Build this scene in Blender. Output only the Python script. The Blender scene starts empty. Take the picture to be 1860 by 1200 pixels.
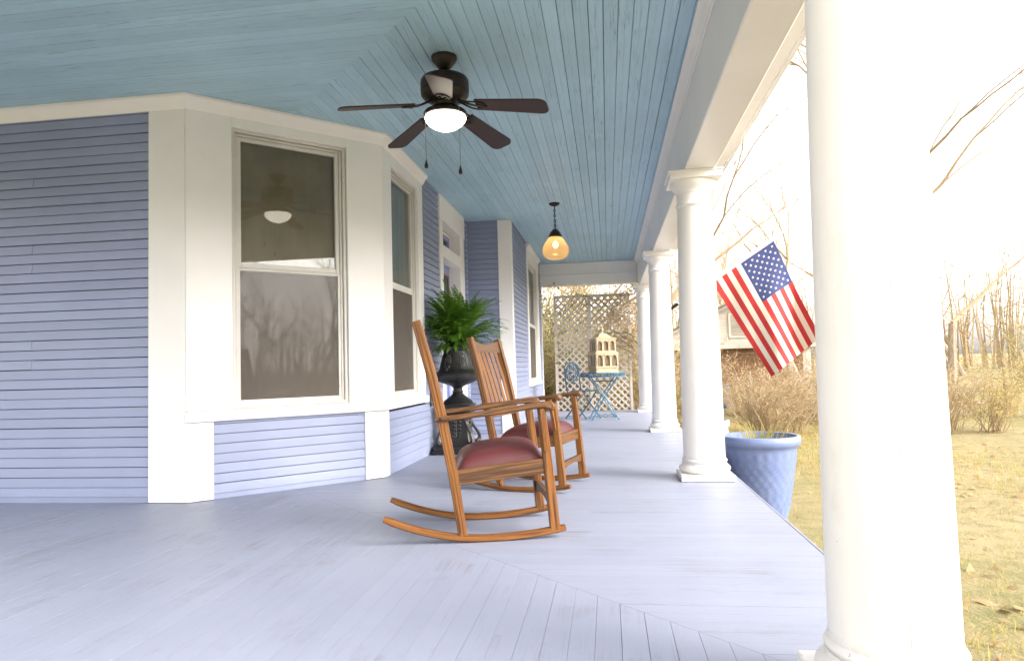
import bpy, bmesh, math, random
from mathutils import Vector, Matrix
random.seed(7)
sc = bpy.context.scene
C = sc.collection
PI = math.pi

# ------------------------------------------------------------------ camera
cam = bpy.data.cameras.new('camera')
cam.sensor_fit = 'HORIZONTAL'
cam.sensor_width = 36.0
cam.lens = 1254.17 / 1860 * 36
cam.clip_start = 0.05
cam.clip_end = 2000
cam_o = bpy.data.objects.new('camera', cam)
C.objects.link(cam_o)
yaw, pitch, roll = 0.1364, 0.053, -0.027
fw = Vector((-math.sin(yaw) * math.cos(pitch), math.cos(yaw) * math.cos(pitch), math.sin(pitch)))
r0 = Vector((math.cos(yaw), math.sin(yaw), 0)); u0 = r0.cross(fw)
rr = r0 * math.cos(roll) + u0 * math.sin(roll)
uu = u0 * math.cos(roll) - r0 * math.sin(roll)
M = Matrix((rr, uu, -fw)).transposed().to_4x4()
M.translation = Vector((0, 0, 0.85))
cam_o.matrix_world = M
sc.camera = cam_o

# ------------------------------------------------------------------ sky, sun, exposure
SUN_EL, SUN_AZ = math.radians(34), math.radians(112)      # azimuth clockwise from +Y
world = bpy.data.worlds.new("World"); sc.world = world; world.use_nodes = True
wn = world.node_tree.nodes; wl = world.node_tree.links
wn.clear()
sky = wn.new('ShaderNodeTexSky'); sky.sky_type = 'NISHITA'; sky.sun_disc = False
sky.sun_elevation = SUN_EL; sky.sun_rotation = SUN_AZ; sky.dust_density = 3.0; sky.air_density = 1.0
hs = wn.new('ShaderNodeHueSaturation'); hs.inputs['Saturation'].default_value = 0.12
bg = wn.new('ShaderNodeBackground'); bg.inputs['Strength'].default_value = 0.15
wo = wn.new('ShaderNodeOutputWorld')
warm = wn.new('ShaderNodeMix'); warm.data_type = 'RGBA'; warm.blend_type = 'MULTIPLY'; warm.inputs[0].default_value = 1
warm.inputs[7].default_value = (1.0, .97, .935, 1)      # thin bright overcast, slightly warm
wl.new(sky.outputs[0], hs.inputs['Color']); wl.new(hs.outputs[0], warm.inputs[6]); wl.new(warm.outputs[2], bg.inputs['Color']); wl.new(bg.outputs[0], wo.inputs[0])
sl = bpy.data.lights.new('sun', 'SUN'); sl.energy = .5; sl.angle = math.radians(30); sl.color = (1.0, 0.86, 0.68)
so = bpy.data.objects.new('sun', sl); C.objects.link(so)
sd = Vector((math.sin(SUN_AZ) * math.cos(SUN_EL), math.cos(SUN_AZ) * math.cos(SUN_EL), math.sin(SUN_EL)))
so.rotation_euler = (-sd).to_track_quat('-Z', 'Y').to_euler(); so.location = (30, 20, 30)
sc.view_settings.view_transform = 'Standard'; sc.view_settings.look = 'None'
sc.view_settings.gamma = 1; sc.view_settings.use_curve_mapping = False
sc.view_settings.exposure = 2.24
sc.render.engine = 'CYCLES'
sc.cycles.max_bounces = 10; sc.cycles.diffuse_bounces = 6; sc.cycles.transparent_max_bounces = 12
sc.cycles.use_denoising = True

# ------------------------------------------------------------------ mesh builder
class MB:
    def __init__(s):
        s.v = []; s.f = []; s.g = []; s.m = []; s.cur = 0
    def add(s, vs, fs, gs=None, off=True):
        b = len(s.v); s.v += [tuple(x) for x in vs]
        o = Vector((random.uniform(0, 40), random.uniform(0, 3), random.uniform(0, 3))) if off else Vector((0, 0, 0))
        if gs is None: gs = vs
        s.g += [tuple(Vector(x) + o) for x in gs]
        for f in fs:
            s.f.append(tuple(b + i for i in f)); s.m.append(s.cur)
        return b
    def box(s, c, size, R=None, bev=0.002):
        hx, hy, hz = [x / 2 for x in size]
        b = min(bev, hx * .6, hy * .6, hz * .6)
        order = sorted(range(3), key=lambda i: -size[i])
        loc = []
        for sx in (-1, 1):
            for sy in (-1, 1):
                for sz in (-1, 1):
                    if b > 0:
                        loc.append((sx * hx, sy * (hy - b), sz * (hz - b)))
                        loc.append((sx * (hx - b), sy * hy, sz * (hz - b)))
                        loc.append((sx * (hx - b), sy * (hy - b), sz * hz))
                    else:
                        loc.append((sx * hx, sy * hy, sz * hz))
        fs = []
        if b > 0:
            def idx(sx, sy, sz, k): return (((sx + 1) // 2) * 4 + ((sy + 1) // 2) * 2 + (sz + 1) // 2) * 3 + k
            for a in (-1, 1):
                fs.append([idx(a, -1, -1, 0), idx(a, 1, -1, 0), idx(a, 1, 1, 0), idx(a, -1, 1, 0)])
                fs.append([idx(-1, a, -1, 1), idx(1, a, -1, 1), idx(1, a, 1, 1), idx(-1, a, 1, 1)])
                fs.append([idx(-1, -1, a, 2), idx(1, -1, a, 2), idx(1, 1, a, 2), idx(-1, 1, a, 2)])
            for a in (-1, 1):
                for d in (-1, 1):
                    fs.append([idx(a, d, -1, 0), idx(a, d, 1, 0), idx(a, d, 1, 1), idx(a, d, -1, 1)])
                    fs.append([idx(a, -1, d, 0), idx(a, 1, d, 0), idx(a, 1, d, 2), idx(a, -1, d, 2)])
                    fs.append([idx(-1, a, d, 1), idx(1, a, d, 1), idx(1, a, d, 2), idx(-1, a, d, 2)])
            for a in (-1, 1):
                for d in (-1, 1):
                    for e in (-1, 1):
                        fs.append([idx(a, d, e, 0), idx(a, d, e, 1), idx(a, d, e, 2)])
        else:
            fs = [(0, 1, 3, 2), (4, 5, 7, 6), (0, 1, 5, 4), (2, 3, 7, 6), (0, 2, 6, 4), (1, 3, 7, 5)]
        c = Vector(c)
        vs = [(c + (R @ Vector(l) if R else Vector(l))) for l in loc]
        gs = [(l[order[0]], l[order[1]], l[order[2]]) for l in loc]
        s.add(vs, fs, gs); return s
    def tube(s, pts, r, n=6, cap=True, closed=False):
        pts = [Vector(p) for p in pts]; k = len(pts)
        rs = r if isinstance(r, (list, tuple)) else [r] * k
        vs = []; gs = []; L = 0; prev = None
        for i, p in enumerate(pts):
            if closed: t = pts[(i + 1) % k] - pts[i - 1]
            else: t = pts[min(i + 1, k - 1)] - pts[max(i - 1, 0)]
            t = t.normalized() if t.length > 1e-9 else Vector((0, 0, 1))
            if prev is None:
                a = t.cross(Vector((0, 0, 1)))
                if a.length < .05: a = t.cross(Vector((0, 1, 0)))
            else: a = prev - t * prev.dot(t)
            a.normalize(); prev = a; b = t.cross(a)
            if i: L += (p - pts[i - 1]).length
            for j in range(n):
                an = 2 * PI * j / n
                vs.append(p + (a * math.cos(an) + b * math.sin(an)) * rs[i]); gs.append((L, rs[i] * an, rs[i]))
        fs = []
        for i in range(k if closed else k - 1):
            for j in range(n):
                i2 = (i + 1) % k
                fs.append((i * n + j, i * n + (j + 1) % n, i2 * n + (j + 1) % n, i2 * n + j))
        if cap and not closed:
            fs.append(tuple(range(n))); fs.append(tuple((k - 1) * n + j for j in range(n)))
        s.add(vs, fs, gs); return s
    def bar(s, pts, w, h, up=(0, 0, 1), bev=.003, side=None):
        """rectangular sweep: w across (side), h along up"""
        pts = [Vector(p) for p in pts]; k = len(pts); vs = []; gs = []; L = 0
        ws = w if isinstance(w, list) else [w] * k; hs_ = h if isinstance(h, list) else [h] * k
        up = Vector(up)
        for i, p in enumerate(pts):
            t = (pts[min(i + 1, k - 1)] - pts[max(i - 1, 0)]).normalized()
            if side is not None: a = Vector(side).normalized()
            else: a = t.cross(up).normalized()
            u = a.cross(t).normalized()
            if i: L += (p - pts[i - 1]).length
            x, y = ws[i] / 2, hs_[i] / 2; b = min(bev, x * .6, y * .6)
            for (cx, cy) in [(-x + b, -y), (x - b, -y), (x, -y + b), (x, y - b), (x - b, y), (-x + b, y), (-x, y - b), (-x, -y + b)]:
                vs.append(p + a * cx + u * cy); gs.append((L, cx, cy))
        fs = []
        for i in range(k - 1):
            for j in range(8):
                fs.append((i * 8 + j, i * 8 + (j + 1) % 8, i * 8 + 8 + (j + 1) % 8, i * 8 + 8 + j))
        fs.append(tuple(range(8))); fs.append(tuple((k - 1) * 8 + j for j in range(8)))
        s.add(vs, fs, gs); return s
    def lathe(s, prof, c=(0, 0, 0), n=32, rmod=None, angles=None, cap=True):
        c = Vector(c); vs = []; gs = []
        ang = angles or [2 * PI * j / n for j in range(n)]; n = len(ang)
        for (r, z) in prof:
            for a in ang:
                q = r + (rmod(a, z, r) if rmod else 0)
                vs.append(c + Vector((q * math.cos(a), q * math.sin(a), z))); gs.append((z, r * a, 0))
        fs = []
        for i in range(len(prof) - 1):
            for j in range(n):
                fs.append((i * n + j, i * n + (j + 1) % n, i * n + n + (j + 1) % n, i * n + n + j))
        if cap:
            if prof[0][0] > 1e-6: fs.append(tuple(range(n)))
            if prof[-1][0] > 1e-6: fs.append(tuple((len(prof) - 1) * n + j for j in range(n)))
        s.add(vs, fs, gs); return s
    def ball(s, c, r, n=10, m=6, sz=1.0):
        prof = [(max(r * math.sin(PI * i / m), 1e-5), -r * sz * math.cos(PI * i / m)) for i in range(m + 1)]
        return s.lathe(prof, c, n, cap=False)
    def quad(s, a, b, c, d):
        s.add([a, b, c, d], [(0, 1, 2, 3)]); return s
    def mesh(s, name, mats, smooth=True, ang=0.6, recalc=True):
        me = bpy.data.meshes.new(name)
        me.from_pydata(s.v, [], s.f)
        at = me.attributes.new('g', 'FLOAT_VECTOR', 'POINT')
        at.data.foreach_set('vector', [x for q in s.g for x in q])
        for m in (mats if isinstance(mats, (list, tuple)) else [mats]): me.materials.append(m)
        if any(s.m): me.polygons.foreach_set('material_index', s.m)
        if recalc:
            bm = bmesh.new(); bm.from_mesh(me); bmesh.ops.recalc_face_normals(bm, faces=bm.faces); bm.to_mesh(me); bm.free()
        if smooth:
            me.polygons.foreach_set('use_smooth', [True] * len(me.polygons))
            me.set_sharp_from_angle(angle=ang)
        me.update(); return me
    def build(s, name, mats, parent=None, smooth=True, ang=0.6, recalc=True):
        return link(name, s.mesh(name, mats, smooth, ang, recalc), parent)

def link(name, me, parent=None):
    o = bpy.data.objects.new(name, me); C.objects.link(o)
    if parent: o.parent = parent
    return o
def tag(o, label=None, cat=None, group=None, kind=None):
    if label: o['label'] = label
    if cat: o['category'] = cat
    if group: o['group'] = group
    if kind: o['kind'] = kind
    return o
def thing(name, label, cat, loc=(0, 0, 0), rz=0, group=None):
    o = bpy.data.objects.new(name, None); C.objects.link(o)
    o.location = loc; o.rotation_euler = (0, 0, rz); o.empty_display_size = .1
    return tag(o, label, cat, group)
def copy_tree(o, parent=None):
    c = o.copy(); C.objects.link(c)
    if parent: c.parent = parent
    for ch in list(o.children): copy_tree(ch, c)
    return c
def Rz(a): return Matrix.Rotation(a, 3, 'Z')

# ------------------------------------------------------------------ materials
def mat(name):
    m = bpy.data.materials.new(name); m.use_nodes = True
    nt = m.node_tree; b = nt.nodes['Principled BSDF']
    return m, nt, b
def N(nt, t, **k):
    n = nt.nodes.new(t)
    for a, v in k.items():
        if a in n.inputs: n.inputs[a].default_value = v
        else: setattr(n, a, v)
    return n
def mix(nt, fac, a, b, blend='MIX'):
    n = nt.nodes.new('ShaderNodeMix'); n.data_type = 'RGBA'; n.blend_type = blend
    for sock, v in ((n.inputs[0], fac), (n.inputs[6], a), (n.inputs[7], b)):
        if hasattr(v, 'links') or hasattr(v, 'is_linked'): nt.links.new(v, sock)
        elif isinstance(v, (int, float)): sock.default_value = v
        else: sock.default_value = (*v, 1)
    return n.outputs[2]
def ramp(nt, src, stops):
    r = nt.nodes.new('ShaderNodeValToRGB'); e = r.color_ramp.elements
    while len(e) < len(stops): e.new(.5)
    for i, (p, c) in enumerate(stops):
        e[i].position = p
        e[i].color = (c, c, c, 1) if isinstance(c, (int, float)) else (*c, 1)
    nt.links.new(src, r.inputs[0]); return r.outputs[0]
def gcoord(nt, scale, rnd=True):
    a = N(nt, 'ShaderNodeAttribute', attribute_name='g')
    src = a.outputs['Vector']
    if rnd:
        oi = N(nt, 'ShaderNodeObjectInfo')
        mu = N(nt, 'ShaderNodeVectorMath', operation='MULTIPLY_ADD')
        cb = N(nt, 'ShaderNodeCombineXYZ')
        nt.links.new(oi.outputs['Random'], cb.inputs[0]); nt.links.new(oi.outputs['Random'], cb.inputs[1])
        mu.inputs[1].default_value = (37.0, 11.0, 5.0)
        nt.links.new(cb.outputs[0], mu.inputs[0]); nt.links.new(src, mu.inputs[2]); src = mu.outputs[0]
    mp = N(nt, 'ShaderNodeMapping'); mp.inputs['Scale'].default_value = scale
    nt.links.new(src, mp.inputs[0]); return mp.outputs[0]
def noise(nt, vec, scale=5, detail=4, rough=.55):
    n = N(nt, 'ShaderNodeTexNoise'); n.inputs['Scale'].default_value = scale; n.inputs['Detail'].default_value = detail
    n.inputs['Roughness'].default_value = rough
    nt.links.new(vec, n.inputs['Vector']); return n.outputs['Fac']
def bump(nt, b, h, strength=.2, dist=.002):
    bp = N(nt, 'ShaderNodeBump'); bp.inputs['Strength'].default_value = strength; bp.inputs['Distance'].default_value = dist
    nt.links.new(h, bp.inputs['Height']); nt.links.new(bp.outputs[0], b.inputs['Normal'])
def wpos(nt):
    return N(nt, 'ShaderNodeNewGeometry').outputs['Position']

def painted(name, col, rough=.45, dark=.85, grain=.3, streak=None, chips=None, chip_t=.66, var=.06, dirt=None, grime=.0):
    """painted wood: grain along the board, small tone change from board to board, optional chips and dirt"""
    m, nt, b = mat(name)
    g = gcoord(nt, (2.2, 90, 90))
    n1 = noise(nt, g, 1.0, 5, .6)
    wp = wpos(nt)
    big = noise(nt, wp, 1.3, 4, .6)
    c = mix(nt, ramp(nt, big, [(.35, 0.0), (.7, 1.0)]), tuple(x * dark for x in col), col)
    oi = N(nt, 'ShaderNodeObjectInfo')
    mr = N(nt, 'ShaderNodeMapRange'); mr.inputs[3].default_value = 1 - var; mr.inputs[4].default_value = 1 + var
    nt.links.new(oi.outputs['Random'], mr.inputs[0])
    c = mix(nt, 1.0, c, mr.outputs[0], 'MULTIPLY')
    if streak:
        g2 = gcoord(nt, (5, 160, 160))
        s2 = noise(nt, g2, 1.0, 6, .7)
        patch = noise(nt, gcoord(nt, (1.3, 14, 14)), 1.0, 3, .6)
        mlt = N(nt, 'ShaderNodeMath', operation='MULTIPLY')
        nt.links.new(ramp(nt, s2, [(.54, 0.0), (.64, 1.0)]), mlt.inputs[0])
        nt.links.new(ramp(nt, patch, [(.45, 0.0), (.68, 1.0)]), mlt.inputs[1])
        mlt2 = N(nt, 'ShaderNodeMath', operation='MULTIPLY'); mlt2.inputs[1].default_value = .88
        nt.links.new(mlt.outputs[0], mlt2.inputs[0])
        c = mix(nt, mlt2.outputs[0], c, streak)
    if dirt:
        d = noise(nt, wp, 1.9, 6, .75)
        sm = noise(nt, gcoord(nt, (1.6, 30, 30)), 1.0, 5, .7)
        ad = N(nt, 'ShaderNodeMath', operation='MULTIPLY')
        nt.links.new(ramp(nt, d, [(.50, 0.0), (.66, 1.0)]), ad.inputs[0]); nt.links.new(ramp(nt, sm, [(.46, 0.0), (.66, .7)]), ad.inputs[1])
        c = mix(nt, ad.outputs[0], c, dirt)
    if chips:
        k = noise(nt, wp, 38, 5, .75)
        c = mix(nt, ramp(nt, k, [(chip_t, 0.0), (chip_t + .03, 1.0)]), c, chips)
    nt.links.new(c, b.inputs['Base Color'])
    b.inputs['Roughness'].default_value = rough
    bump(nt, b, n1, grain, .0015)
    return m
def plain(name, col, rough=.5, metal=0, nscale=0, amt=.25, bmp=0, col2=None):
    m, nt, b = mat(name)
    b.inputs['Roughness'].default_value = rough; b.inputs['Metallic'].default_value = metal
    if nscale:
        n = noise(nt, wpos(nt), nscale, 5, .6)
        c = mix(nt, ramp(nt, n, [(.35, 0.0), (.68, 1.0)]), col, col2 or tuple(x * (1 - amt) for x in col))
        nt.links.new(c, b.inputs['Base Color'])
        if bmp: bump(nt, b, n, bmp, .003)
    else: b.inputs['Base Color'].default_value = (*col, 1)
    return m
def oak(name, a, b_, dk):
    m, nt, b = mat(name)
    g = gcoord(nt, (1.5, 26, 26))
    w1 = noise(nt, g, 2.0, 4, .55)
    g2 = gcoord(nt, (7, 420, 420))
    fine = noise(nt, g2, 1.0, 4, .65)
    rings = N(nt, 'ShaderNodeTexWave'); rings.wave_type = 'BANDS'; rings.bands_direction = 'Y'
    rings.inputs['Scale'].default_value = 1.1; rings.inputs['Distortion'].default_value = 7; rings.inputs['Detail'].default_value = 3
    nt.links.new(gcoord(nt, (1.6, 60, 60)), rings.inputs[0])
    c = mix(nt, ramp(nt, w1, [(.3, 0.0), (.7, 1.0)]), a, b_)
    c = mix(nt, ramp(nt, rings.outputs['Fac'], [(.45, 0.0), (.92, .75)]), c, dk)
    c = mix(nt, ramp(nt, fine, [(.55, 0.0), (.72, .8)]), c, dk)
    nt.links.new(c, b.inputs['Base Color']); b.inputs['Roughness'].default_value = .46; b.inputs['Specular IOR Level'].default_value = .35
    bump(nt, b, fine, .25, .0008)
    return m
def leafmat(name, c1, c2, trans=.25, rough=.5):
    m, nt, b = mat(name)
    oi = N(nt, 'ShaderNodeObjectInfo')
    n = noise(nt, wpos(nt), 9, 3)
    f = N(nt, 'ShaderNodeMath', operation='ADD'); nt.links.new(n, f.inputs[0])
    mr = N(nt, 'ShaderNodeMapRange'); mr.inputs[3].default_value = -.25; mr.inputs[4].default_value = .25
    nt.links.new(oi.outputs['Random'], mr.inputs[0]); nt.links.new(mr.outputs[0], f.inputs[1])
    c = mix(nt, ramp(nt, f.outputs[0], [(.3, 0.0), (.7, 1.0)]), c1, c2)
    nt.links.new(c, b.inputs['Base Color']); b.inputs['Roughness'].default_value = rough
    tr = N(nt, 'ShaderNodeBsdfTranslucent'); nt.links.new(c, tr.inputs[0])
    ms = N(nt, 'ShaderNodeMixShader'); ms.inputs[0].default_value = trans
    nt.links.new(b.outputs[0], ms.inputs[1]); nt.links.new(tr.outputs[0], ms.inputs[2])
    nt.links.new(ms.outputs[0], nt.nodes['Material Output'].inputs[0])
    return m
def glass_pane(name, tint=(.93, .95, .94), boost=.5):
    m, nt, b = mat(name); nt.nodes.remove(b)
    fr = N(nt, 'ShaderNodeFresnel'); fr.inputs[0].default_value = 1.5
    mu = N(nt, 'ShaderNodeMath', operation='MULTIPLY'); mu.inputs[1].default_value = boost; mu.use_clamp = True
    nt.links.new(fr.outputs[0], mu.inputs[0])
    t = N(nt, 'ShaderNodeBsdfTransparent'); t.inputs[0].default_value = (*tint, 1)
    gl = N(nt, 'ShaderNodeBsdfGlossy'); gl.inputs['Roughness'].default_value = .015
    ms = N(nt, 'ShaderNodeMixShader')
    nt.links.new(mu.outputs[0], ms.inputs[0]); nt.links.new(t.outputs[0], ms.inputs[1]); nt.links.new(gl.outputs[0], ms.inputs[2])
    nt.links.new(ms.outputs[0], nt.nodes['Material Output'].inputs[0])
    return m
def emit(name, col, st, rough=.3):
    m, nt, b = mat(name)
    b.inputs['Base Color'].default_value = (*col, 1); b.inputs['Emission Color'].default_value = (*col, 1)
    b.inputs['Emission Strength'].default_value = st; b.inputs['Roughness'].default_value = rough
    return m

MT = {}
MT['white'] = painted('white_paint', (.86, .84, .815), .42, .93, .14, var=.015)
MT['white_old'] = painted('white_paint_worn', (.84, .825, .80), .4, .93, .16, chips=(.50, .44, .37), chip_t=.70, var=.02, dirt=(.62, .58, .52))
MT['white_chip'] = painted('white_paint_chipped', (.82, .80, .775), .45, .90, .25, chips=(.26, .20, .15), chip_t=.635, var=.02, dirt=(.45, .41, .36))
MT['white_rough'] = painted('white_window_paint', (.72, .69, .64), .5, .82, .3, chips=(.25, .17, .11), chip_t=.665, var=.02)
MT['siding'] = painted('lavender_siding_paint', (.28, .32, .465), .5, .9, .22, var=.05)
MT['door'] = painted('lavender_door_paint', (.27, .31, .56), .45, .9, .15, var=.03)
MT['ceil'] = painted('haint_blue_ceiling_paint', (.40, .60, .725), .5, .90, .45, streak=(.09, .17, .21), var=.06)
MT['floor'] = painted('lavender_grey_floor_paint', (.248, .272, .362), .5, .92, .35, var=.025, dirt=(.13, .12, .125), streak=(.20, .215, .275), chips=(.5, .51, .55), chip_t=.74)
MT['gap'] = plain('dark_gap', (.022, .028, .032), .9)
MT['floorgap'] = plain('floor_gap', (.13, .135, .17), .9)
MT['glass'] = glass_pane('window_glass', boost=1.0)
MT['glass_dim'] = glass_pane('low_reflection_glass', boost=.42)  # same glass with its mirror reflection scaled down
MT['curtain'] = plain('sheer_curtain_cloth', (.25, .255, .22), .9, nscale=6, amt=.25)
MT['curtain_tan'] = plain('tan_blind_cloth', (.36, .30, .225), .9, nscale=3, amt=.3)
m, nt, b = mat('taupe_insect_screen')
b.inputs['Base Color'].default_value = (.125, .104, .086, 1); b.inputs['Roughness'].default_value = .8
tp = N(nt, 'ShaderNodeBsdfTransparent'); ms = N(nt, 'ShaderNodeMixShader'); ms.inputs[0].default_value = .32
gl = N(nt, 'ShaderNodeBsdfGlossy'); gl.inputs['Roughness'].default_value = .03; m2 = N(nt, 'ShaderNodeMixShader'); m2.inputs[0].default_value = .019
nt.links.new(b.outputs[0], ms.inputs[1]); nt.links.new(tp.outputs[0], ms.inputs[2])
nt.links.new(ms.outputs[0], m2.inputs[1]); nt.links.new(gl.outputs[0], m2.inputs[2]); nt.links.new(m2.outputs[0], nt.nodes['Material Output'].inputs[0])
MT['screen'] = m
MT['shadowgap'] = plain('siding_shadow_gap', (.10, .11, .16), .9)  # dark backing colour seen between boards, standing in for lap shadow lines
MT['oak'] = oak('oak_wood', (.245, .100, .022), (.160, .058, .012), (.030, .011, .004))
MT['oak_pale'] = oak('oak_wood_weathered', (.170, .080, .030), (.115, .052, .019), (.030, .013, .006))
MT['leather'] = plain('dusty_red_leather', (.085, .020, .023), .38, nscale=60, amt=.12, bmp=.08)
MT['bronze'] = plain('dark_bronze_metal', (.022, .016, .013), .42, .35, nscale=14, amt=.3)
MT['blade'] = oak('fan_blade_wood', (.050, .027, .019), (.040, .022, .016), (.026, .014, .010))
MT['iron'] = plain('black_cast_iron', (.007, .007, .008), .42, .1, nscale=22, bmp=.35, col2=(.020, .019, .018))
MT['iron_worn'] = plain('rubbed_cast_iron', (.060, .056, .050), .48, .2, nscale=40, bmp=.4, col2=(.014, .014, .014))
MT['blue_metal'] = plain('teal_blue_iron_paint', (.042, .125, .21), .45, .0, nscale=40, col2=(.08, .20, .29))
MT['blue_metal_dark'] = plain('worn_blue_iron', (.035, .085, .13), .5, .1, nscale=40, col2=(.07, .17, .24))
MT['lattice'] = painted('lattice_paint', (.65, .60, .54), .6, .86, .3, chips=(.30, .25, .20), chip_t=.70, var=.06)
MT['cream'] = plain('cream_cage_wood', (.50, .405, .27), .6, nscale=20, col2=(.38, .30, .19))
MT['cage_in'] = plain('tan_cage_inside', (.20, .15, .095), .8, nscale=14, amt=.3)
MT['bowl'] = emit('lit_frosted_bowl', (1.0, .90, .74), 1.5)
MT['bulb'] = emit('amber_bulb', (1.0, .66, .30), 9)
MT['fern'] = leafmat('fern_leaf', (.065, .165, .014), (.145, .29, .028), .34)
MT['stem'] = plain('green_stem', (.07, .12, .03), .6)
MT['soil'] = plain('potting_soil', (.035, .025, .018), .95, nscale=50, bmp=.5)
MT['bark'] = plain('grey_bark', (.26, .20, .15), .9, nscale=16, bmp=.4, col2=(.38, .31, .23))
MT['twig'] = plain('golden_twig', (.42, .32, .19), .9, nscale=5, col2=(.30, .23, .145))
MT['dryleaf'] = leafmat('dry_vine_leaf', (.44, .31, .17), (.60, .46, .27), .5, .7)
MT['olive'] = leafmat('olive_leaf', (.36, .32, .09), (.56, .46, .17), .5, .6)
MT['green_leaf'] = leafmat('bush_leaf', (.17, .21, .045), (.28, .28, .07), .45, .6)
MT['potblue'] = plain('blue_glazed_clay', (.15, .20, .38), .3, nscale=12, col2=(.18, .23, .41))
MT['potpale'] = plain('pale_lavender_clay', (.42, .45, .62), .45, nscale=20, amt=.15)
MT['red'] = plain('red_flag_cloth', (.42, .022, .024), .8, nscale=90, amt=.1)
MT['flagwhite'] = plain('white_flag_cloth', (.62, .585, .51), .8, nscale=90, amt=.06)
MT['flagblue'] = plain('navy_flag_cloth', (.03, .045, .15), .8)
MT['shedwhite'] = painted('shed_white_paint', (.60, .55, .48), .6, .8, .3, chips=(.30, .22, .15), chip_t=.66)
MT['shingle'] = plain('grey_shingle', (.16, .14, .12), .9, nscale=20, amt=.4)
MT['barrel'] = plain('blue_plastic', (.03, .12, .30), .4)
MT['wire'] = plain('fence_wire_grey', (.25, .23, .20), .6, .3)
MT['wood_brown'] = plain('brown_wood', (.20, .09, .035), .5, nscale=30, amt=.4)
# amber glass globe: translucent shell lit by the bulb inside, with a glossy skin
m, nt, b = mat('amber_glass'); nt.nodes.remove(b)
tl = N(nt, 'ShaderNodeBsdfTranslucent'); tl.inputs[0].default_value = (.95, .72, .44, 1)
tp = N(nt, 'ShaderNodeBsdfTransparent'); tp.inputs[0].default_value = (1.0, .88, .66, 1)
gl = N(nt, 'ShaderNodeBsdfGlossy'); gl.inputs['Roughness'].default_value = .15
m1 = N(nt, 'ShaderNodeMixShader'); m1.inputs[0].default_value = .55
m2 = N(nt, 'ShaderNodeMixShader'); m2.inputs[0].default_value = .06
nt.links.new(tl.outputs[0], m1.inputs[1]); nt.links.new(tp.outputs[0], m1.inputs[2])
nt.links.new(m1.outputs[0], m2.inputs[1]); nt.links.new(gl.outputs[0], m2.inputs[2])
nt.links.new(m2.outputs[0], nt.nodes['Material Output'].inputs[0]); MT['amber'] = m
# ground: winter grass, leaf litter and bare earth
m, nt, b = mat('winter_lawn'); wp = wpos(nt)
n1 = noise(nt, wp, .35, 5, .6); n2 = noise(nt, wp, 6, 6, .7); n3 = noise(nt, wp, 40, 4, .7)
c = mix(nt, ramp(nt, n1, [(.38, 0.0), (.62, 1.0)]), (.24, .21, .085), (.36, .285, .155))
c = mix(nt, ramp(nt, n2, [(.45, 0.0), (.7, .7)]), c, (.10, .12, .035))
c = mix(nt, ramp(nt, n3, [(.55, 0.0), (.75, .6)]), c, (.36, .26, .15))
nt.links.new(c, b.inputs['Base Color']); b.inputs['Roughness'].default_value = .95; bump(nt, b, n3, .8, .03); MT['lawn'] = m

# ------------------------------------------------------------------ setting: ground, porch floor, porch ceiling
CC = 2.546                       # plan mitre line: X + Y = CC; near wing is the mirror of the side wing
ZC, ZB, GZ = 2.781, 2.25, -0.55
def mir(x, y): return (CC - y, CC - x)
gm = MB()
gn = 40
for i in range(gn):
    for j in range(gn):
        pass
vs = []; fs = []
for i in range(gn + 1):
    for j in range(gn + 1):
        x = (i / gn - .5); y = (j / gn - .5)
        X = math.copysign(abs(2 * x) ** 2.2, x) * 600; Y = math.copysign(abs(2 * y) ** 2.2, y) * 600
        d = math.hypot(X, Y)
        z = GZ + (0.05 * math.sin(X * .7) * math.cos(Y * .5) if 3 < d else 0) + min(max(d - 25, 0) * .012, 1.6)
        vs.append((X, Y, z))
for i in range(gn):
    for j in range(gn):
        a = i * (gn + 1) + j; fs.append((a, a + gn + 1, a + gn + 2, a + 1))
gm.add(vs, fs, off=False)
tag(gm.build('ground', MT['lawn']), kind='structure')

XE = 0.90                        # outer edge of the side wing floor
def left_of(Y):                  # inner end of a cross board of the side wing
    if Y < 4.861: return CC - Y
    if Y < 5.376: return Y - 7.176
    if Y < 8.89: return -1.80
    return -1.2245
fl = MB()                        # sub-floor: joists and skirt carry the boards
fl.add([(XE - .03, CC - XE + .03, -.028), (XE - .03, 13.05, -.028), (-1.9, 13.05, -.028), (-1.9, 5.0, -.028), (-2.5, 4.3, -.028), (-7, 4.3, -.028), (-7, CC - XE + .03, -.028)], [(0, 1, 2, 3, 4, 5, 6)])
fl.box(((XE - .05), (13.05 + CC - XE) / 2, -.29), (.03, 13.05 - CC + XE, .5))
fl.box(((XE - 7) / 2, CC - XE + .05, -.29), (XE + 7 - .12, .03, .5))
floor = fl.build('porch_floor', MT['floorgap']); tag(floor, kind='structure')
def plank_verts(f, c0, c1, s, e, z0, z1, bev):
    """plank lying between cross coordinates c0..c1; s(c), e(c) give the ends; f maps (along, cross) to plan"""
    vs = []; gs = []
    prof = [(c0, z0), (c1, z0), (c1, z1 - bev), (c1 - bev, z1), (c0 + bev, z1), (c0, z1 - bev)]
    for en in (s, e):
        for (c, z) in prof:
            a = en(c); x, y = f(a, c); vs.append((x, y, z)); gs.append((a, c, z))
    n = len(prof)
    fs_ = [tuple(range(n)), tuple(range(n, 2 * n))] + [(i, (i + 1) % n, n + (i + 1) % n, n + i) for i in range(n)]
    return vs, fs_, gs
P = .0806
stuff = MB(); Y = CC - XE
k = 0
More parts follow.
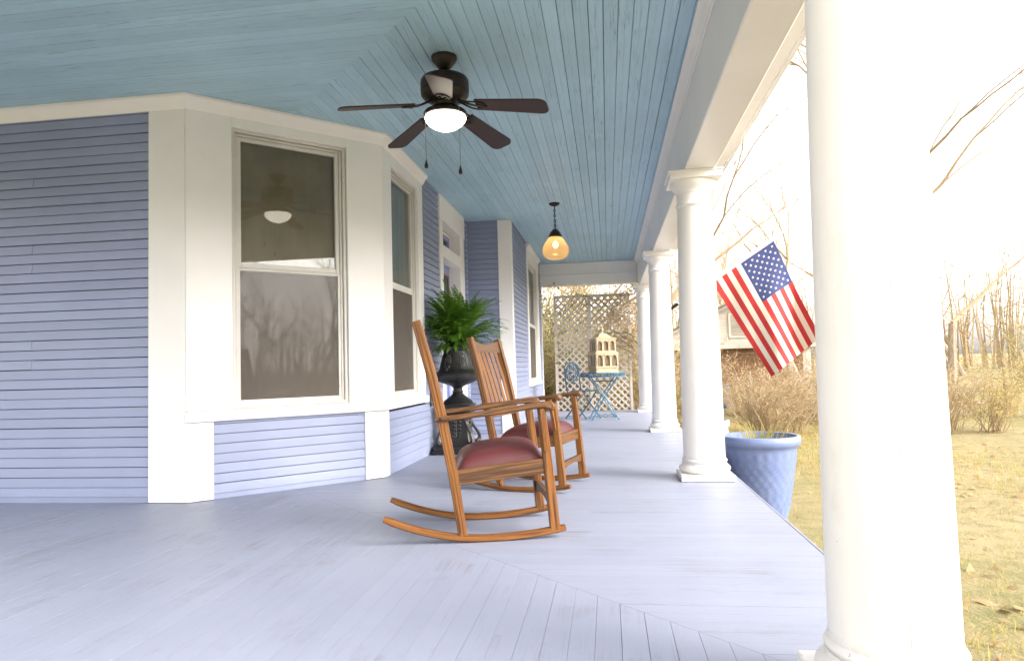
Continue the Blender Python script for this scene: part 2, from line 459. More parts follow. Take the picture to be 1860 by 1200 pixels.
while Y < 13.02:
    gap = random.choice([.0006, .0008, .0011, .0015])
    c0, c1 = Y + gap / 2, Y + P - gap / 2
    zt = random.uniform(-.0004, .0002)
    for wing in (0, 1):
        if wing == 0:
            f = lambda a, c: (a, c); s = lambda c: left_of(c) + (.001 if c < 4.86 else -.03); e = lambda c: XE
        else:
            if Y > 9.4: continue
            def f(a, c): return mir(a, c)
            s = lambda c: (CC - c + .001) if c < 4.861 else ((c - 7.176 - .03) if c < 5.376 else -1.83); e = lambda c: XE
        V, F_, G = plank_verts(f, c0, c1, s, e, -.026, zt, .0002)
        if (wing == 0 and Y < 7) or (wing == 1 and Y < 6.2):
            b_ = MB(); b_.add(V, F_, G); b_.build('floor_board', MT['floor'], floor)
        else: stuff.add(V, F_, G)
    Y += P
tag(stuff.build('floor_board', MT['floor'], floor), kind='stuff')
nb = MB()
nb.bar([(XE + .012, CC - XE - .02, -.014), (XE + .012, 13.06, -.014)], .024, .027, bev=.008)
nb.bar([(XE + .02, CC - XE - .012, -.014), (-7, CC - XE - .012, -.014)], .024, .027, bev=.008)
nb.build('floor_nosing', MT['floor'], floor)

cb = MB()
cb.add([(1.0, CC - 1.0, ZC + .016), (1.0, 13.1, ZC + .016), (-1.9, 13.1, ZC + .016), (-1.9, 5.0, ZC + .016), (-2.5, 4.3, ZC + .016), (-7, 4.3, ZC + .016), (-7, CC - 1.0, ZC + .016)], [(0, 1, 2, 3, 4, 5, 6)])
ceiling = cb.build('porch_ceiling', MT['gap']); tag(ceiling, kind='structure')
PC = .0829
def ceil_board(f, c0, c1, s, e):
    mid = (c0 + c1) / 2
    prof = [(c0, .004), (c0 + .0016, 0), (mid - .0022, 0), (mid - .0008, .0011), (mid + .0008, .0011), (mid + .0022, 0), (c1 - .0016, 0), (c1, .004), (c1, .013), (c0, .013)]
    vs = []; gs = []
    for en in (s, e):
        for (c, z) in prof:
            a = en(c); x, y = f(a, c); vs.append((x, y, ZC + z)); gs.append((a, c, z))
    n = len(prof)
    fs_ = [tuple(range(n)), tuple(range(n, 2 * n))] + [(i, (i + 1) % n, n + (i + 1) % n, n + i) for i in range(n)]
    b_ = MB(); b_.add(vs, fs_, gs); b_.build('ceiling_board', MT['ceil'], ceiling, smooth=False)
X = .62
while X > -2.32:
    gap = random.choice([.0006, .0009, .0015, .0026, .0034])
    c1, c0 = X - gap / 2, X - PC + gap / 2
    def far(c):
        if c > -1.2245: return 12.98
        if c > -1.80: return 8.90
        return c + 7.20
    mid = (c0 + c1) / 2
    for wing in (0, 1):
        f = (lambda a, c: (c, a)) if wing == 0 else (lambda a, c: mir(c, a))
        end = far(mid) if wing == 0 else (9.4 if mid > -1.8 else far(mid))
        start = CC - mid
        cuts = []
        p_ = start + random.uniform(1.6, 4.5)
        while p_ < end - 1.2:
            cuts.append(p_); p_ += random.uniform(2.6, 4.8)
        ends = [None] + cuts + [None]
        for i in range(len(ends) - 1):
            a0, a1 = ends[i], ends[i + 1]
            s = (lambda c: CC - c) if a0 is None else (lambda c, q=a0: q + .0008)
            if a1 is None:
                e = (lambda c: far(c) if mid < -1.8 else end)
            else: e = (lambda c, q=a1: q - .0008)
            ceil_board(f, c0, c1, s, e)
    X -= PC

# ------------------------------------------------------------------ porch roof: beams, mouldings, eave, roof slab
roof = thing('porch_roof', 'white painted porch roof beam and eave carried by the round columns', 'porch roof')
def ring_bar(name, prof, m, parent, y_end=13.2, x_end=-7.0):
    """profile in (X, z) swept along the side wing, mitred at the corner, then along the near wing"""
    b_ = MB(); n = len(prof); vs = []; gs = []
    for (x, z) in prof: vs.append((x, y_end, z)); gs.append((y_end, x, z))
    for (x, z) in prof: vs.append((x, CC - x, z)); gs.append((CC, x, z))
    for (x, z) in prof: vs.append((x_end, CC - x, z)); gs.append((-7, x, z))
    fs_ = [tuple(range(n)), tuple(range(2 * n, 3 * n))]
    for q in (0, n):
        fs_ += [(q + i, q + (i + 1) % n, q + n + (i + 1) % n, q + n + i) for i in range(n)]
    b_.add(vs, fs_, gs, off=False)
    return b_.build(name, m, parent, ang=.4)
ring_bar('beam', [(.60, 2.80), (.60, 2.256), (.606, ZB), (.814, ZB), (.82, 2.256), (.82, 2.80)], MT['white'], roof)
ring_bar('bed_moulding', [(.598, 2.784), (.545, 2.779), (.545, 2.765), (.560, 2.752), (.572, 2.735), (.578, 2.715), (.590, 2.70), (.590, 2.676), (.598, 2.672)], MT['white'], roof, 12.96)
ring_bar('eave_soffit', [(.823, 2.57), (.823, 2.55), (1.06, 2.55), (1.06, 2.57)], MT['white'], roof)
ring_bar('fascia', [(1.062, 2.76), (1.062, 2.535), (1.085, 2.535), (1.11, 2.70), (1.11, 2.76)], MT['white'], roof)
ring_bar('roof_slab', [(1.14, 2.83), (1.14, 2.865), (-4.4, 3.6), (-4.4, 3.5), (.5, 2.83)], MT['shingle'], roof)  # roof out of view above the ceiling, put in to block sky light
eb = MB()
eb.box((-.31, 13.075, 2.575), (1.815, .20, .43), bev=.004)
eb.build('end_beam', MT['white'], roof)
eb = MB(); eb.bar([(-1.22, 12.968, 2.55), (.59, 12.968, 2.55)], .012, .02); eb.bar([(-1.22, 12.965, 2.765), (.59, 12.965, 2.765)], .018, .03, bev=.008)
eb.build('beam_trim', MT['white'], roof)

# ------------------------------------------------------------------ house
house = thing('house', 'lavender clapboard house wall with white trimmed windows along the porch', 'house', (-1.8, 7.0, 0))
HB = Vector((1.8, -7.0, 0))
class Wall:
    def __init__(s, P0, e, n): s.P0 = Vector((*P0, 0)); s.e = Vector((*e, 0)); s.n = Vector((*n, 0)); s.R = Matrix((s.e, s.n, Vector((0, 0, 1)))).transposed()
    def pt(s, a, d, z): return s.P0 + s.e * a + s.n * d + Vector((0, 0, z)) + HB
    def box(s, mb, a0, a1, z0, z1, d0, d1, bev=.002):
        mb.box(s.pt((a0 + a1) / 2, (d0 + d1) / 2, (z0 + z1) / 2), (a1 - a0, d1 - d0, z1 - z0), s.R, bev); return mb
    def prof(s, mb, pts, a0, a1, c0=0, c1=0):
        """profile of (d, z) points swept from a0 to a1; c0/c1 mitre factors (shift per unit d)"""
        n = len(pts); vs = [s.pt(a0 + c0 * d, d, z) for d, z in pts] + [s.pt(a1 + c1 * d, d, z) for d, z in pts]
        gs = [(a0, d, z) for d, z in pts] + [(a1, d, z) for d, z in pts]
        mb.add(vs, [tuple(range(n)), tuple(range(n, 2 * n))] + [(i, (i + 1) % n, n + (i + 1) % n, n + i) for i in range(n)], gs); return mb
q2 = math.sqrt(.5)
W_front = Wall((-7, 4.346), (1, 0), (0, -1))
W_cham = Wall((-2.83, 4.346), (q2, q2), (q2, -q2)); LCH = 1.4566
W_side = Wall((-1.8, 5.376), (0, 1), (1, 0))
W_jut = Wall((-1.8, 8.89), (1, 0), (0, -1))
W_far = Wall((-1.2245, 8.89), (0, 1), (1, 0))
def slab(w, spans):
    b_ = MB()
    for (a0, a1, z0, z1, d0, d1) in spans: w.box(b_, a0, a1, z0, z1, d0, d1, 0)
    return b_.build('wall', MT['shadowgap'], house)
s_front = slab(W_front, [(0, 4.17, -.5, 2.9, -.25, -.11)])
s_cham = slab(W_cham, [(0, LCH, -.5, 2.9, -.25, -.11)])
s_side = slab(W_side, [(0, 1.99, -.5, 2.9, -.25, -.11), (3.14, 3.514, -.5, 2.9, -.25, -.11), (1.99, 3.14, -.5, 2.9, -.5, -.40)])
s_jut = slab(W_jut, [(0, .5755, -.5, 2.9, -.25, -.11)])
s_far = slab(W_far, [(0.15, 4.08, -.5, 2.9, -.25, -.11)])
BP = .0678
def siding(w, par, a0, a1, k0, k1):
    """lap boards; long runs get butt joints at a few shared places"""
    def piece(p0, p1):
        b_ = MB()
        w.prof(b_, [(-.012, 0), (.0160, 0), (.0175, .0012), (.0178, .004), (.0085, BP - .0046), (-.012, BP - .0046)], p0, p1)
        return b_.mesh('siding_board', MT['siding'], ang=.3)
    L = a1 - a0
    lay = [[piece(a0, a1)]]
    if L > 1.6:
        for q in (.31, .58, .77): lay.append([piece(a0, a0 + L * q - .0012), piece(a0 + L * q + .0012, a1)])
    for k in range(k0, k1):
        for me in (random.choice(lay) if len(lay) > 1 and random.random() < .55 else lay[0]):
            o = link('siding_board', me, par); o.location.z = k * BP + .04 + random.uniform(-.0012, .0012)
            o.location += w.n * random.uniform(-.0015, .0010)
bs = MB(); W_cham.box(bs, .12, 1.33, 0.0, .045, -.1, .010); bs.build('baseboard', MT['siding'], s_cham)
bs = MB(); W_side.box(bs, .08, 1.95, 0.0, .045, -.1, .010); bs.build('baseboard', MT['siding'], s_side)
bs = MB(); W_jut.box(bs, 0, .42, 0.0, .045, -.1, .010); bs.build('baseboard', MT['siding'], s_jut)
bs = MB(); W_far.box(bs, .1, 4.04, 0.0, .045, -.1, .010); bs.build('baseboard', MT['siding'], s_far)
bs = MB(); W_front.box(bs, 0, 4.09, 0.0, .045, -.1, .010); bs.build('baseboard', MT['siding'], s_front)
siding(W_cham, s_cham, .165, 1.29, 0, 8)
siding(W_side, s_side, .085, 1.945, 0, 7)
siding(W_side, s_side, 1.235, 1.945, 7, 41)
siding(W_side, s_side, 3.235, 3.514, 0, 41)
siding(W_jut, s_jut, 0.012, .425, 0, 41)
siding(W_far, s_far, .085, 1.76, 0, 41)
siding(W_far, s_far, 3.505, 4.03, 0, 41)
siding(W_far, s_far, 1.76, 3.505, 0, 8)
siding(W_front, s_front, 0, 3.90, 0, 41)
# corner boards
def board(name, w, a0, a1, z0, z1, d0, d1, m='white', par=None, bev=.003):
    b_ = MB(); w.box(b_, a0, a1, z0, z1, d0, d1, bev); return b_.build(name, MT[m], par or house)
board('corner_board', W_cham, 1.29, LCH + .012, .004, .532, -.1, .026)
board('corner_board', W_side, -.0, .085, .004, .532, -.1, .024)
board('corner_board', W_cham, -.012, .165, .004, .532, -.1, .026)
board('corner_board', W_front, 3.90, 4.17, .004, 2.70, -.1, .024)
board('corner_board', W_jut, .425, .5755 + .027, .003, ZC - .002, -.1, .026)
board('corner_board', W_far, 0, .085, .003, ZC - .002, -.1, .024)
board('corner_board', W_far, 4.03, 4.10, .003, ZC - .40, -.1, .026)
board('corner_bead', W_jut, 0.0, .012, .003, ZC - .01, -.02, .022, 'white_old')
# broad white casing panels around the corner windows
board('casing', W_cham, .728 + .435, LCH + .012, .61, 2.70, -.1, .026)
board('casing', W_cham, -.012, .728 - .435, .61, 2.70, -.1, .026)
board('casing', W_cham, .728 - .435, .728 + .435, 2.615, 2.70, -.1, .0255)
board('casing', W_side, 0.0, .232, .61, 2.70, -.1, .026)
board('casing', W_side, 1.062, 1.235, .61, 2.70, -.1, .026)
board('casing', W_side, .232, 1.062, 2.60, 2.70, -.1, .0255)
crp = [(-.02, 2.688), (.030, 2.688), (.036, 2.700), (.046, 2.712), (.052, 2.735), (.075, 2.755), (.082, 2.760), (.082, 2.7785), (-.02, 2.7785)]
t22 = math.tan(PI / 8)
b_ = MB(); W_cham.prof(b_, crp, 0, LCH, -t22, t22); b_.build('crown_moulding', MT['white'], house)
b_ = MB(); W_side.prof(b_, crp, 0, 1.26, -t22, 0); b_.build('crown_moulding', MT['white'], house)
b_ = MB(); W_front.prof(b_, crp, 0, 4.17, 0, t22); b_.build('crown_moulding', MT['white'], house)
slp = [(-.02, .535), (.050, .535), (.055, .540), (.055, .592), (.050, .597), (-.02, .612)]
b_ = MB(); W_cham.prof(b_, slp, 0, LCH, -t22, t22); b_.build('sill', MT['white'], house)
b_ = MB(); W_side.prof(b_, slp, 0, 1.245, -t22, 0); b_.build('sill', MT['white'], house)

def frame_mb(w, a0, a1, z0, z1, t, d0, d1, bev=.003, bt=None):
    b_ = MB()
    w.box(b_, a0, a0 + t, z0, z1, d0, d1, bev); w.box(b_, a1 - t, a1, z0, z1, d0, d1, bev)
    w.box(b_, a0 + t, a1 - t, z1 - t, z1, d0, d1 - .0015, bev); w.box(b_, a0 + t, a1 - t, z0, z0 + (bt or t), d0, d1 - .0015, bev)
    return b_
def window(w, a0, a1, z0, z1, zm, curtain, pane='glass', fold=1.0):
    """double hung window: outer frame, two sashes with panes, curtain behind the upper, screen behind the lower"""
    fr = frame_mb(w, a0 + .004, a1 - .004, z0, z1, .022, -.10, .006).build('window', MT['white_rough'], house)
    frame_mb(w, a0 + .030, a1 - .030, z0 + .02, z1 - .026, .016, -.1, -.012).build('storm_frame', MT['white_rough'], fr)
    i0, i1 = a0 + .048, a1 - .048
    up = frame_mb(w, i0, i1, zm - .018, z1 - .044, .028, -.06, -.026, bt=.036).build('sash', MT['white_rough'], fr)
    lo = frame_mb(w, i0 - .002, i1 + .002, z0 + .036, zm - .020, .020, -.05, -.020).build('sash', MT['white_rough'], fr)
    b_ = MB(); w.box(b_, i0 + .02, i1 - .02, zm, z1 - .06, -.047, -.043, 0); b_.build('pane', MT[pane], fr)
    b_ = MB(); w.box(b_, i0 + .015, i1 - .015, z0 + .05, zm - .03, -.040, -.036, 0); b_.build('pane', MT['glass_dim'], fr)
    b_ = MB(); n = 60; vs = []
    for i in range(n + 1):
        a = i0 + .01 + (i1 - i0 - .02) * i / n
        d = -.085 + fold * (.010 * math.sin(i * 1.1) + .005 * math.sin(i * 2.7))
        vs += [w.pt(a, d, zm - .01), w.pt(a, d, z1 - .05)]
    b_.add(vs, [(2 * i, 2 * i + 1, 2 * i + 3, 2 * i + 2) for i in range(n)]); b_.build('curtain', MT[curtain], fr)
    b_ = MB(); w.box(b_, i0 + .012, i1 - .012, z0 + .045, zm - .025, -.0315, -.030, 0); b_.build('screen', MT['screen'], fr)
    b_ = MB(); w.box(b_, i0 + .012, i1 - .012, z0 + .045, zm - .025, -.080, -.076, 0); b_.build('blind', MT['curtain_tan'], fr)
    return fr
window(W_cham, .728 - .435, .728 + .435, .612, 2.615, 1.635, 'curtain_tan', fold=.12)
window(W_side, .232, 1.062, .612, 2.60, 1.60, 'curtain', 'glass_dim', .5)
# far window with its own casing and cap
fw0, fw1 = 1.925, 3.31
board('casing', W_far, 1.76, fw0, .60, 2.56, -.1, .026); board('casing', W_far, fw1, 3.505, .60, 2.56, -.1, .026)
board('casing', W_far, 1.755, 3.51, 2.561, 2.70, -.1, .030)
b_ = MB(); W_far.prof(b_, [(-.02, 2.702), (.035, 2.702), (.045, 2.72), (.065, 2.745), (.07, 2.775), (-.02, 2.775)], 1.735, 3.53); b_.build('crown_moulding', MT['white'], house)
b_ = MB(); W_far.prof(b_, [(-.02, .545), (.05, .545), (.055, .55), (.055, .592), (-.02, .602)], 1.73, 3.53); b_.build('sill', MT['white'], house)
window(W_far, fw0, fw1, .603, 2.56, 1.55, 'curtain', 'glass_dim', .5)
# front door with transom, deeply set
d0_, d1_ = 2.085, 2.985
board('door_casing', W_side, 1.945, d0_, .003, 2.50, -.1, .028); board('door_casing', W_side, d1_, 3.235, .003, 2.50, -.1, .028)
board('door_casing', W_side, 1.93, 3.25, 2.501, ZC - .003, -.1, .034)
board('door_casing', W_side, d0_, d1_, 2.10, 2.235, -.1, .0275)
b_ = MB(); W_side.box(b_, d0_ - .03, d0_, .003, 2.50, -.42, -.101); W_side.box(b_, d1_, d1_ + .03, .003, 2.50, -.42, -.101)
W_side.box(b_, d0_, d1_, 2.47, 2.50, -.42, -.101); W_side.box(b_, d0_, d1_, 2.11, 2.225, -.42, -.101)
b_.build('door_jamb', MT['white'], house)
tr_ = frame_mb(W_side, d0_ + .003, d1_ - .003, 2.228, 2.468, .05, -.15, -.105).build('transom_window', MT['door'], house)
b_ = MB(); W_side.box(b_, d0_ + .05, d1_ - .05, 2.275, 2.42, -.135, -.130, 0); b_.build('pane', MT['glass'], tr_)
b_ = MB(); W_side.box(b_, d0_ + .05, d1_ - .05, 2.27, 2.43, -.15, -.145, 0); b_.build('curtain', MT['curtain_tan'], tr_)
dr = MB(); W_side.box(dr, d0_ + .004, d0_ + .12, .01, 2.105, -.16, -.115); W_side.box(dr, d1_ - .12, d1_ - .004, .01, 2.105, -.16, -.115)
W_side.box(dr, d0_ + .12, d1_ - .12, 1.98, 2.105, -.16, -.1165); W_side.box(dr, d0_ + .12, d1_ - .12, .01, .25, -.16, -.1165); W_side.box(dr, d0_ + .12, d1_ - .12, .85, .98, -.16, -.1165)
dr.box(W_side.pt((d0_ + d1_) / 2, -.15, .55), (d1_ - d0_ - .24, .015, .62), W_side.R)
dr = dr.build('door', MT['door'], house)
b_ = MB(); W_side.box(b_, d0_ + .12, d1_ - .12, .98, 1.98, -.145, -.140, 0); b_.build('pane', MT['glass'], dr)
b_ = MB(); W_side.box(b_, d0_ + .12, d1_ - .12, .98, 1.98, -.16, -.156, 0); b_.build('curtain', MT['curtain'], dr)
frame_mb(W_side, d0_ + .10, d1_ - .10, .97, 1.99, .03, -.116, -.100).build('glass_trim', MT['wood_brown'], dr)
b_ = MB(); b_.ball(W_side.pt(d0_ + .065, -.06, 1.0), .03); b_.tube([W_side.pt(d0_ + .065, -.115, 1.0), W_side.pt(d0_ + .065, -.07, 1.0)], .012); b_.build('handle', MT['bronze'], dr)
# small black bracket on the siding between the corner window and the door
hk = thing('wall_bracket', 'small black iron bracket on lavender siding beside the urn', 'bracket', (-1.785, 6.81, .55))
b_ = MB(); b_.box((.006, 0, 0), (.008, .035, .15)); b_.build('back_plate', MT['iron'], hk)
b_ = MB(); b_.tube([(.01, 0, .05), (.04, 0, .06), (.06, 0, .03), (.06, 0, -.02), (.035, 0, -.06), (.01, 0, -.05)], .007); b_.build('hook', MT['iron'], hk)

# ------------------------------------------------------------------ columns
colangs = []
seams = (math.radians(-96), math.radians(-18), math.radians(150), math.radians(60))
base = [2 * PI * j / 56 - PI for j in range(56)]
for s_ in seams: base += [s_ - .007, s_, s_ + .007]
base.sort()
def seam(a, z, r):
    for s_ in seams:
        if abs(a - s_) < .002: return -.0035
    return 0
def column(loc, label):
    t = thing('porch_column', label, 'column', loc, 0, 'white round columns along the porch')
    b_ = MB(); b_.box((0, 0, .024), (.375, .375, .044), bev=.005); b_.build('plinth', MT['white_chip'], t)
    pr = [(.150, .047)] + [(.158 + .026 * math.sin(PI * i / 10), .047 + .062 * (i / 10)) for i in range(11)] + [(.158, .113), (.158, .120)] + [(.150 + .012 * math.sin(PI * i / 6), .120 + .03 * (i / 6)) for i in range(7)] + [(.152, .155), (.149, .170)]
    b_ = MB(); b_.lathe(pr, n=48); b_.build('base', MT['white_chip'], t)
    sh = []
    for i in range(15):
        u = i / 14; r = .1490 - .0245 * (u ** 1.7); sh.append((r, .170 + u * 1.83))
    b_ = MB(); b_.lathe(sh, rmod=seam, angles=base, cap=False); b_.build('shaft', MT['white_old'], t, ang=.9)
    cp = [(.1245, 2.0), (.128, 2.002), (.134, 2.008), (.136, 2.016), (.134, 2.024), (.127, 2.030), (.1245, 2.034), (.1245, 2.10), (.130, 2.104), (.130, 2.114), (.138, 2.128), (.150, 2.142), (.163, 2.156), (.170, 2.172), (.171, 2.19)]
    b_ = MB(); b_.lathe(cp, n=48); b_.box((0, 0, 2.2185), (.372, .372, .056), bev=.004); b_.box((0, 0, 2.243), (.392, .392, .012), bev=.003)
    b_.build('capital', MT['white'], t)
    return t
column((.68, 5.27, 0), 'nearest of the white round porch columns, before the blue planter')
column((.68, 8.89, 0), 'middle white round porch column, the flag pole fixed to its right side')
column((.68, 12.51, 0), 'farthest white round porch column, right of the lattice screen')
column((.68, CC - .68, 0), 'largest white round column at the porch corner, far right beside the lawn')

# ------------------------------------------------------------------ ceiling fan
fan = thing('ceiling_fan', 'dark bronze five blade ceiling fan with a lit white bowl', 'ceiling fan', (-.942, 4.10, 0))
b_ = MB(); b_.lathe([(.001, 2.695), (.022, 2.695), (.03, 2.70), (.045, 2.715), (.062, 2.738), (.076, 2.755), (.080, 2.77), (.080, 2.782)], n=32); b_.build('canopy', MT['bronze'], fan)
b_ = MB(); b_.tube([(0, 0, 2.70), (0, 0, 2.62)], .013, 12); b_.lathe([(.02, 2.66), (.028, 2.65), (.03, 2.635), (.02, 2.63)], n=20); b_.build('downrod', MT['bronze'], fan)
b_ = MB(); b_.lathe([(.02, 2.665), (.06, 2.662), (.11, 2.654), (.138, 2.642), (.148, 2.628), (.150, 2.605), (.146, 2.600), (.150, 2.595), (.150, 2.562), (.146, 2.557), (.149, 2.552), (.147, 2.535), (.130, 2.515), (.10, 2.500), (.07, 2.485), (.06, 2.45), (.02, 2.44)], n=40); b_.build('motor_housing', MT['bronze'], fan)
b_ = MB(); b_.lathe([(.04, 2.47), (.085, 2.46), (.10, 2.445), (.125, 2.435), (.134, 2.425), (.134, 2.408), (.12, 2.40)], n=40); b_.build('light_fitter', MT['bronze'], fan)
b_ = MB(); b_.lathe([(.121, 2.412), (.127, 2.400), (.128, 2.390), (.122, 2.375), (.105, 2.354), (.081, 2.337), (.053, 2.324), (.03, 2.316), (.012, 2.312), (.001, 2.311)], n=40, cap=False); b_.build('light_bowl', MT['bowl'], fan)
blade_outline = []
R0, R1 = .205, .655
for i in range(12):
    u = i / 11; x = R0 + (R1 - .05 - R0) * u; blade_outline.append((x, .055 + .020 * u))
for i in range(1, 8):
    a = PI / 2 * i / 8; blade_outline.append((R1 - .05 + .05 * math.sin(a), .075 - .05 + .05 * math.cos(a)))
outline = blade_outline + [(x, -y) for x, y in reversed(blade_outline)]
bl = MB(); n = len(outline)
bl.add([(x, y, .004) for x, y in outline] + [(x, y, -.004) for x, y in outline], [tuple(range(n)), tuple(range(n, 2 * n))] + [(i, (i + 1) % n, n + (i + 1) % n, n + i) for i in range(n)])
bl_me = bl.mesh('blade', MT['blade'])
am = MB()
for sgn in (-1, 1):
    am.bar([(.085, .012 * sgn, .022), (.13, .022 * sgn, .006), (.17, .036 * sgn, -.004), (.215, .040 * sgn, -.008), (.255, .022 * sgn, -.008), (.27, 0, -.008)], .014, .008)
am.bar([(.09, 0, .024), (.15, 0, .004), (.20, 0, -.008), (.27, 0, -.009)], .018, .008)
for (x, y) in ((.215, .02), (.215, -.02), (.255, 0)): am.lathe([(.008, -.016), (.008, -.006)], (x, y, 0), 10)
am_me = am.mesh('blade_arm', MT['bronze'])
for k in range(5):
    an = math.radians(-80 + 72 * k)
    o = link('blade', bl_me, fan); o.location = (0, 0, 2.486); o.rotation_euler = (Matrix.Rotation(an, 3, 'Z') @ Matrix.Rotation(math.radians(9.0), 3, 'Y') @ Matrix.Rotation(math.radians(-12), 3, 'X')).to_euler()
    link('blade_arm', am_me, o)
for (x, y, z1) in ((-.105, -.085, 2.085), (.105, -.085, 2.035)):
    b_ = MB(); nb_ = 46
    b_.tube([(x, y, 2.425), (x, y, z1 + .03)], .0016, 5)
    for i in range(nb_): b_.ball((x, y, z1 + .03 + (2.42 - z1 - .03) * i / nb_), .0030, 5, 3)
    ch = b_.build('pull_chain', MT['wire'], fan)
    b_ = MB(); b_.lathe([(.001, z1 - .022), (.008, z1 - .020), (.012, z1 - .010), (.011, z1), (.006, z1 + .015), (.003, z1 + .03)], (x, y, 0), 12); b_.build('pull_knob', MT['bronze'], ch)

# ------------------------------------------------------------------ pendant lamp
pend = thing('pendant_lamp', 'lit amber glass globe lamp hanging on a dark chain', 'pendant lamp', (-.567, 8.13, 0))
b_ = MB(); b_.lathe([(.001, 2.742), (.02, 2.745), (.045, 2.755), (.062, 2.768), (.065, 2.781)], n=28); b_.build('canopy', MT['bronze'], pend)
b_ = MB(); z = 2.742; i = 0
while z > 2.47:
    ring = [(.011 * math.cos(a) if i % 2 else 0, 0 if i % 2 else .011 * math.cos(a), z - .016 + .020 * math.sin(a)) for a in [2 * PI * j / 10 for j in range(10)]]
    b_.tube(ring, .0038, 5, closed=True); z -= .031; i += 1
b_.tube([(.006, .004, 2.74), (-.006, .005, 2.65), (.006, -.004, 2.56), (0, 0, 2.46)], .003, 5)
b_.build('chain', MT['bronze'], pend)
b_ = MB(); b_.lathe([(.012, 2.475), (.03, 2.468), (.034, 2.455), (.05, 2.445), (.058, 2.43), (.066, 2.42), (.068, 2.405), (.078, 2.398), (.080, 2.378), (.074, 2.372)], n=32); b_.build('lamp_cap', MT['bronze'], pend)
gp = [(.066, 2.39), (.075, 2.375), (.098, 2.345), (.125, 2.305), (.148, 2.26), (.158, 2.22), (.154, 2.185), (.138, 2.150), (.112, 2.125), (.078, 2.112), (.04, 2.107), (.001, 2.106)]
b_ = MB(); b_.lathe(gp, n=40, cap=False); b_.build('globe', MT['amber'], pend)
b_ = MB(); b_.ball((0, 0, 2.285), .030, 14, 10, 1.3); bu = b_.build('bulb', MT['bulb'], pend)
b_ = MB(); b_.lathe([(.018, 2.32), (.018, 2.40)], n=14); b_.build('socket', MT['bronze'], pend)

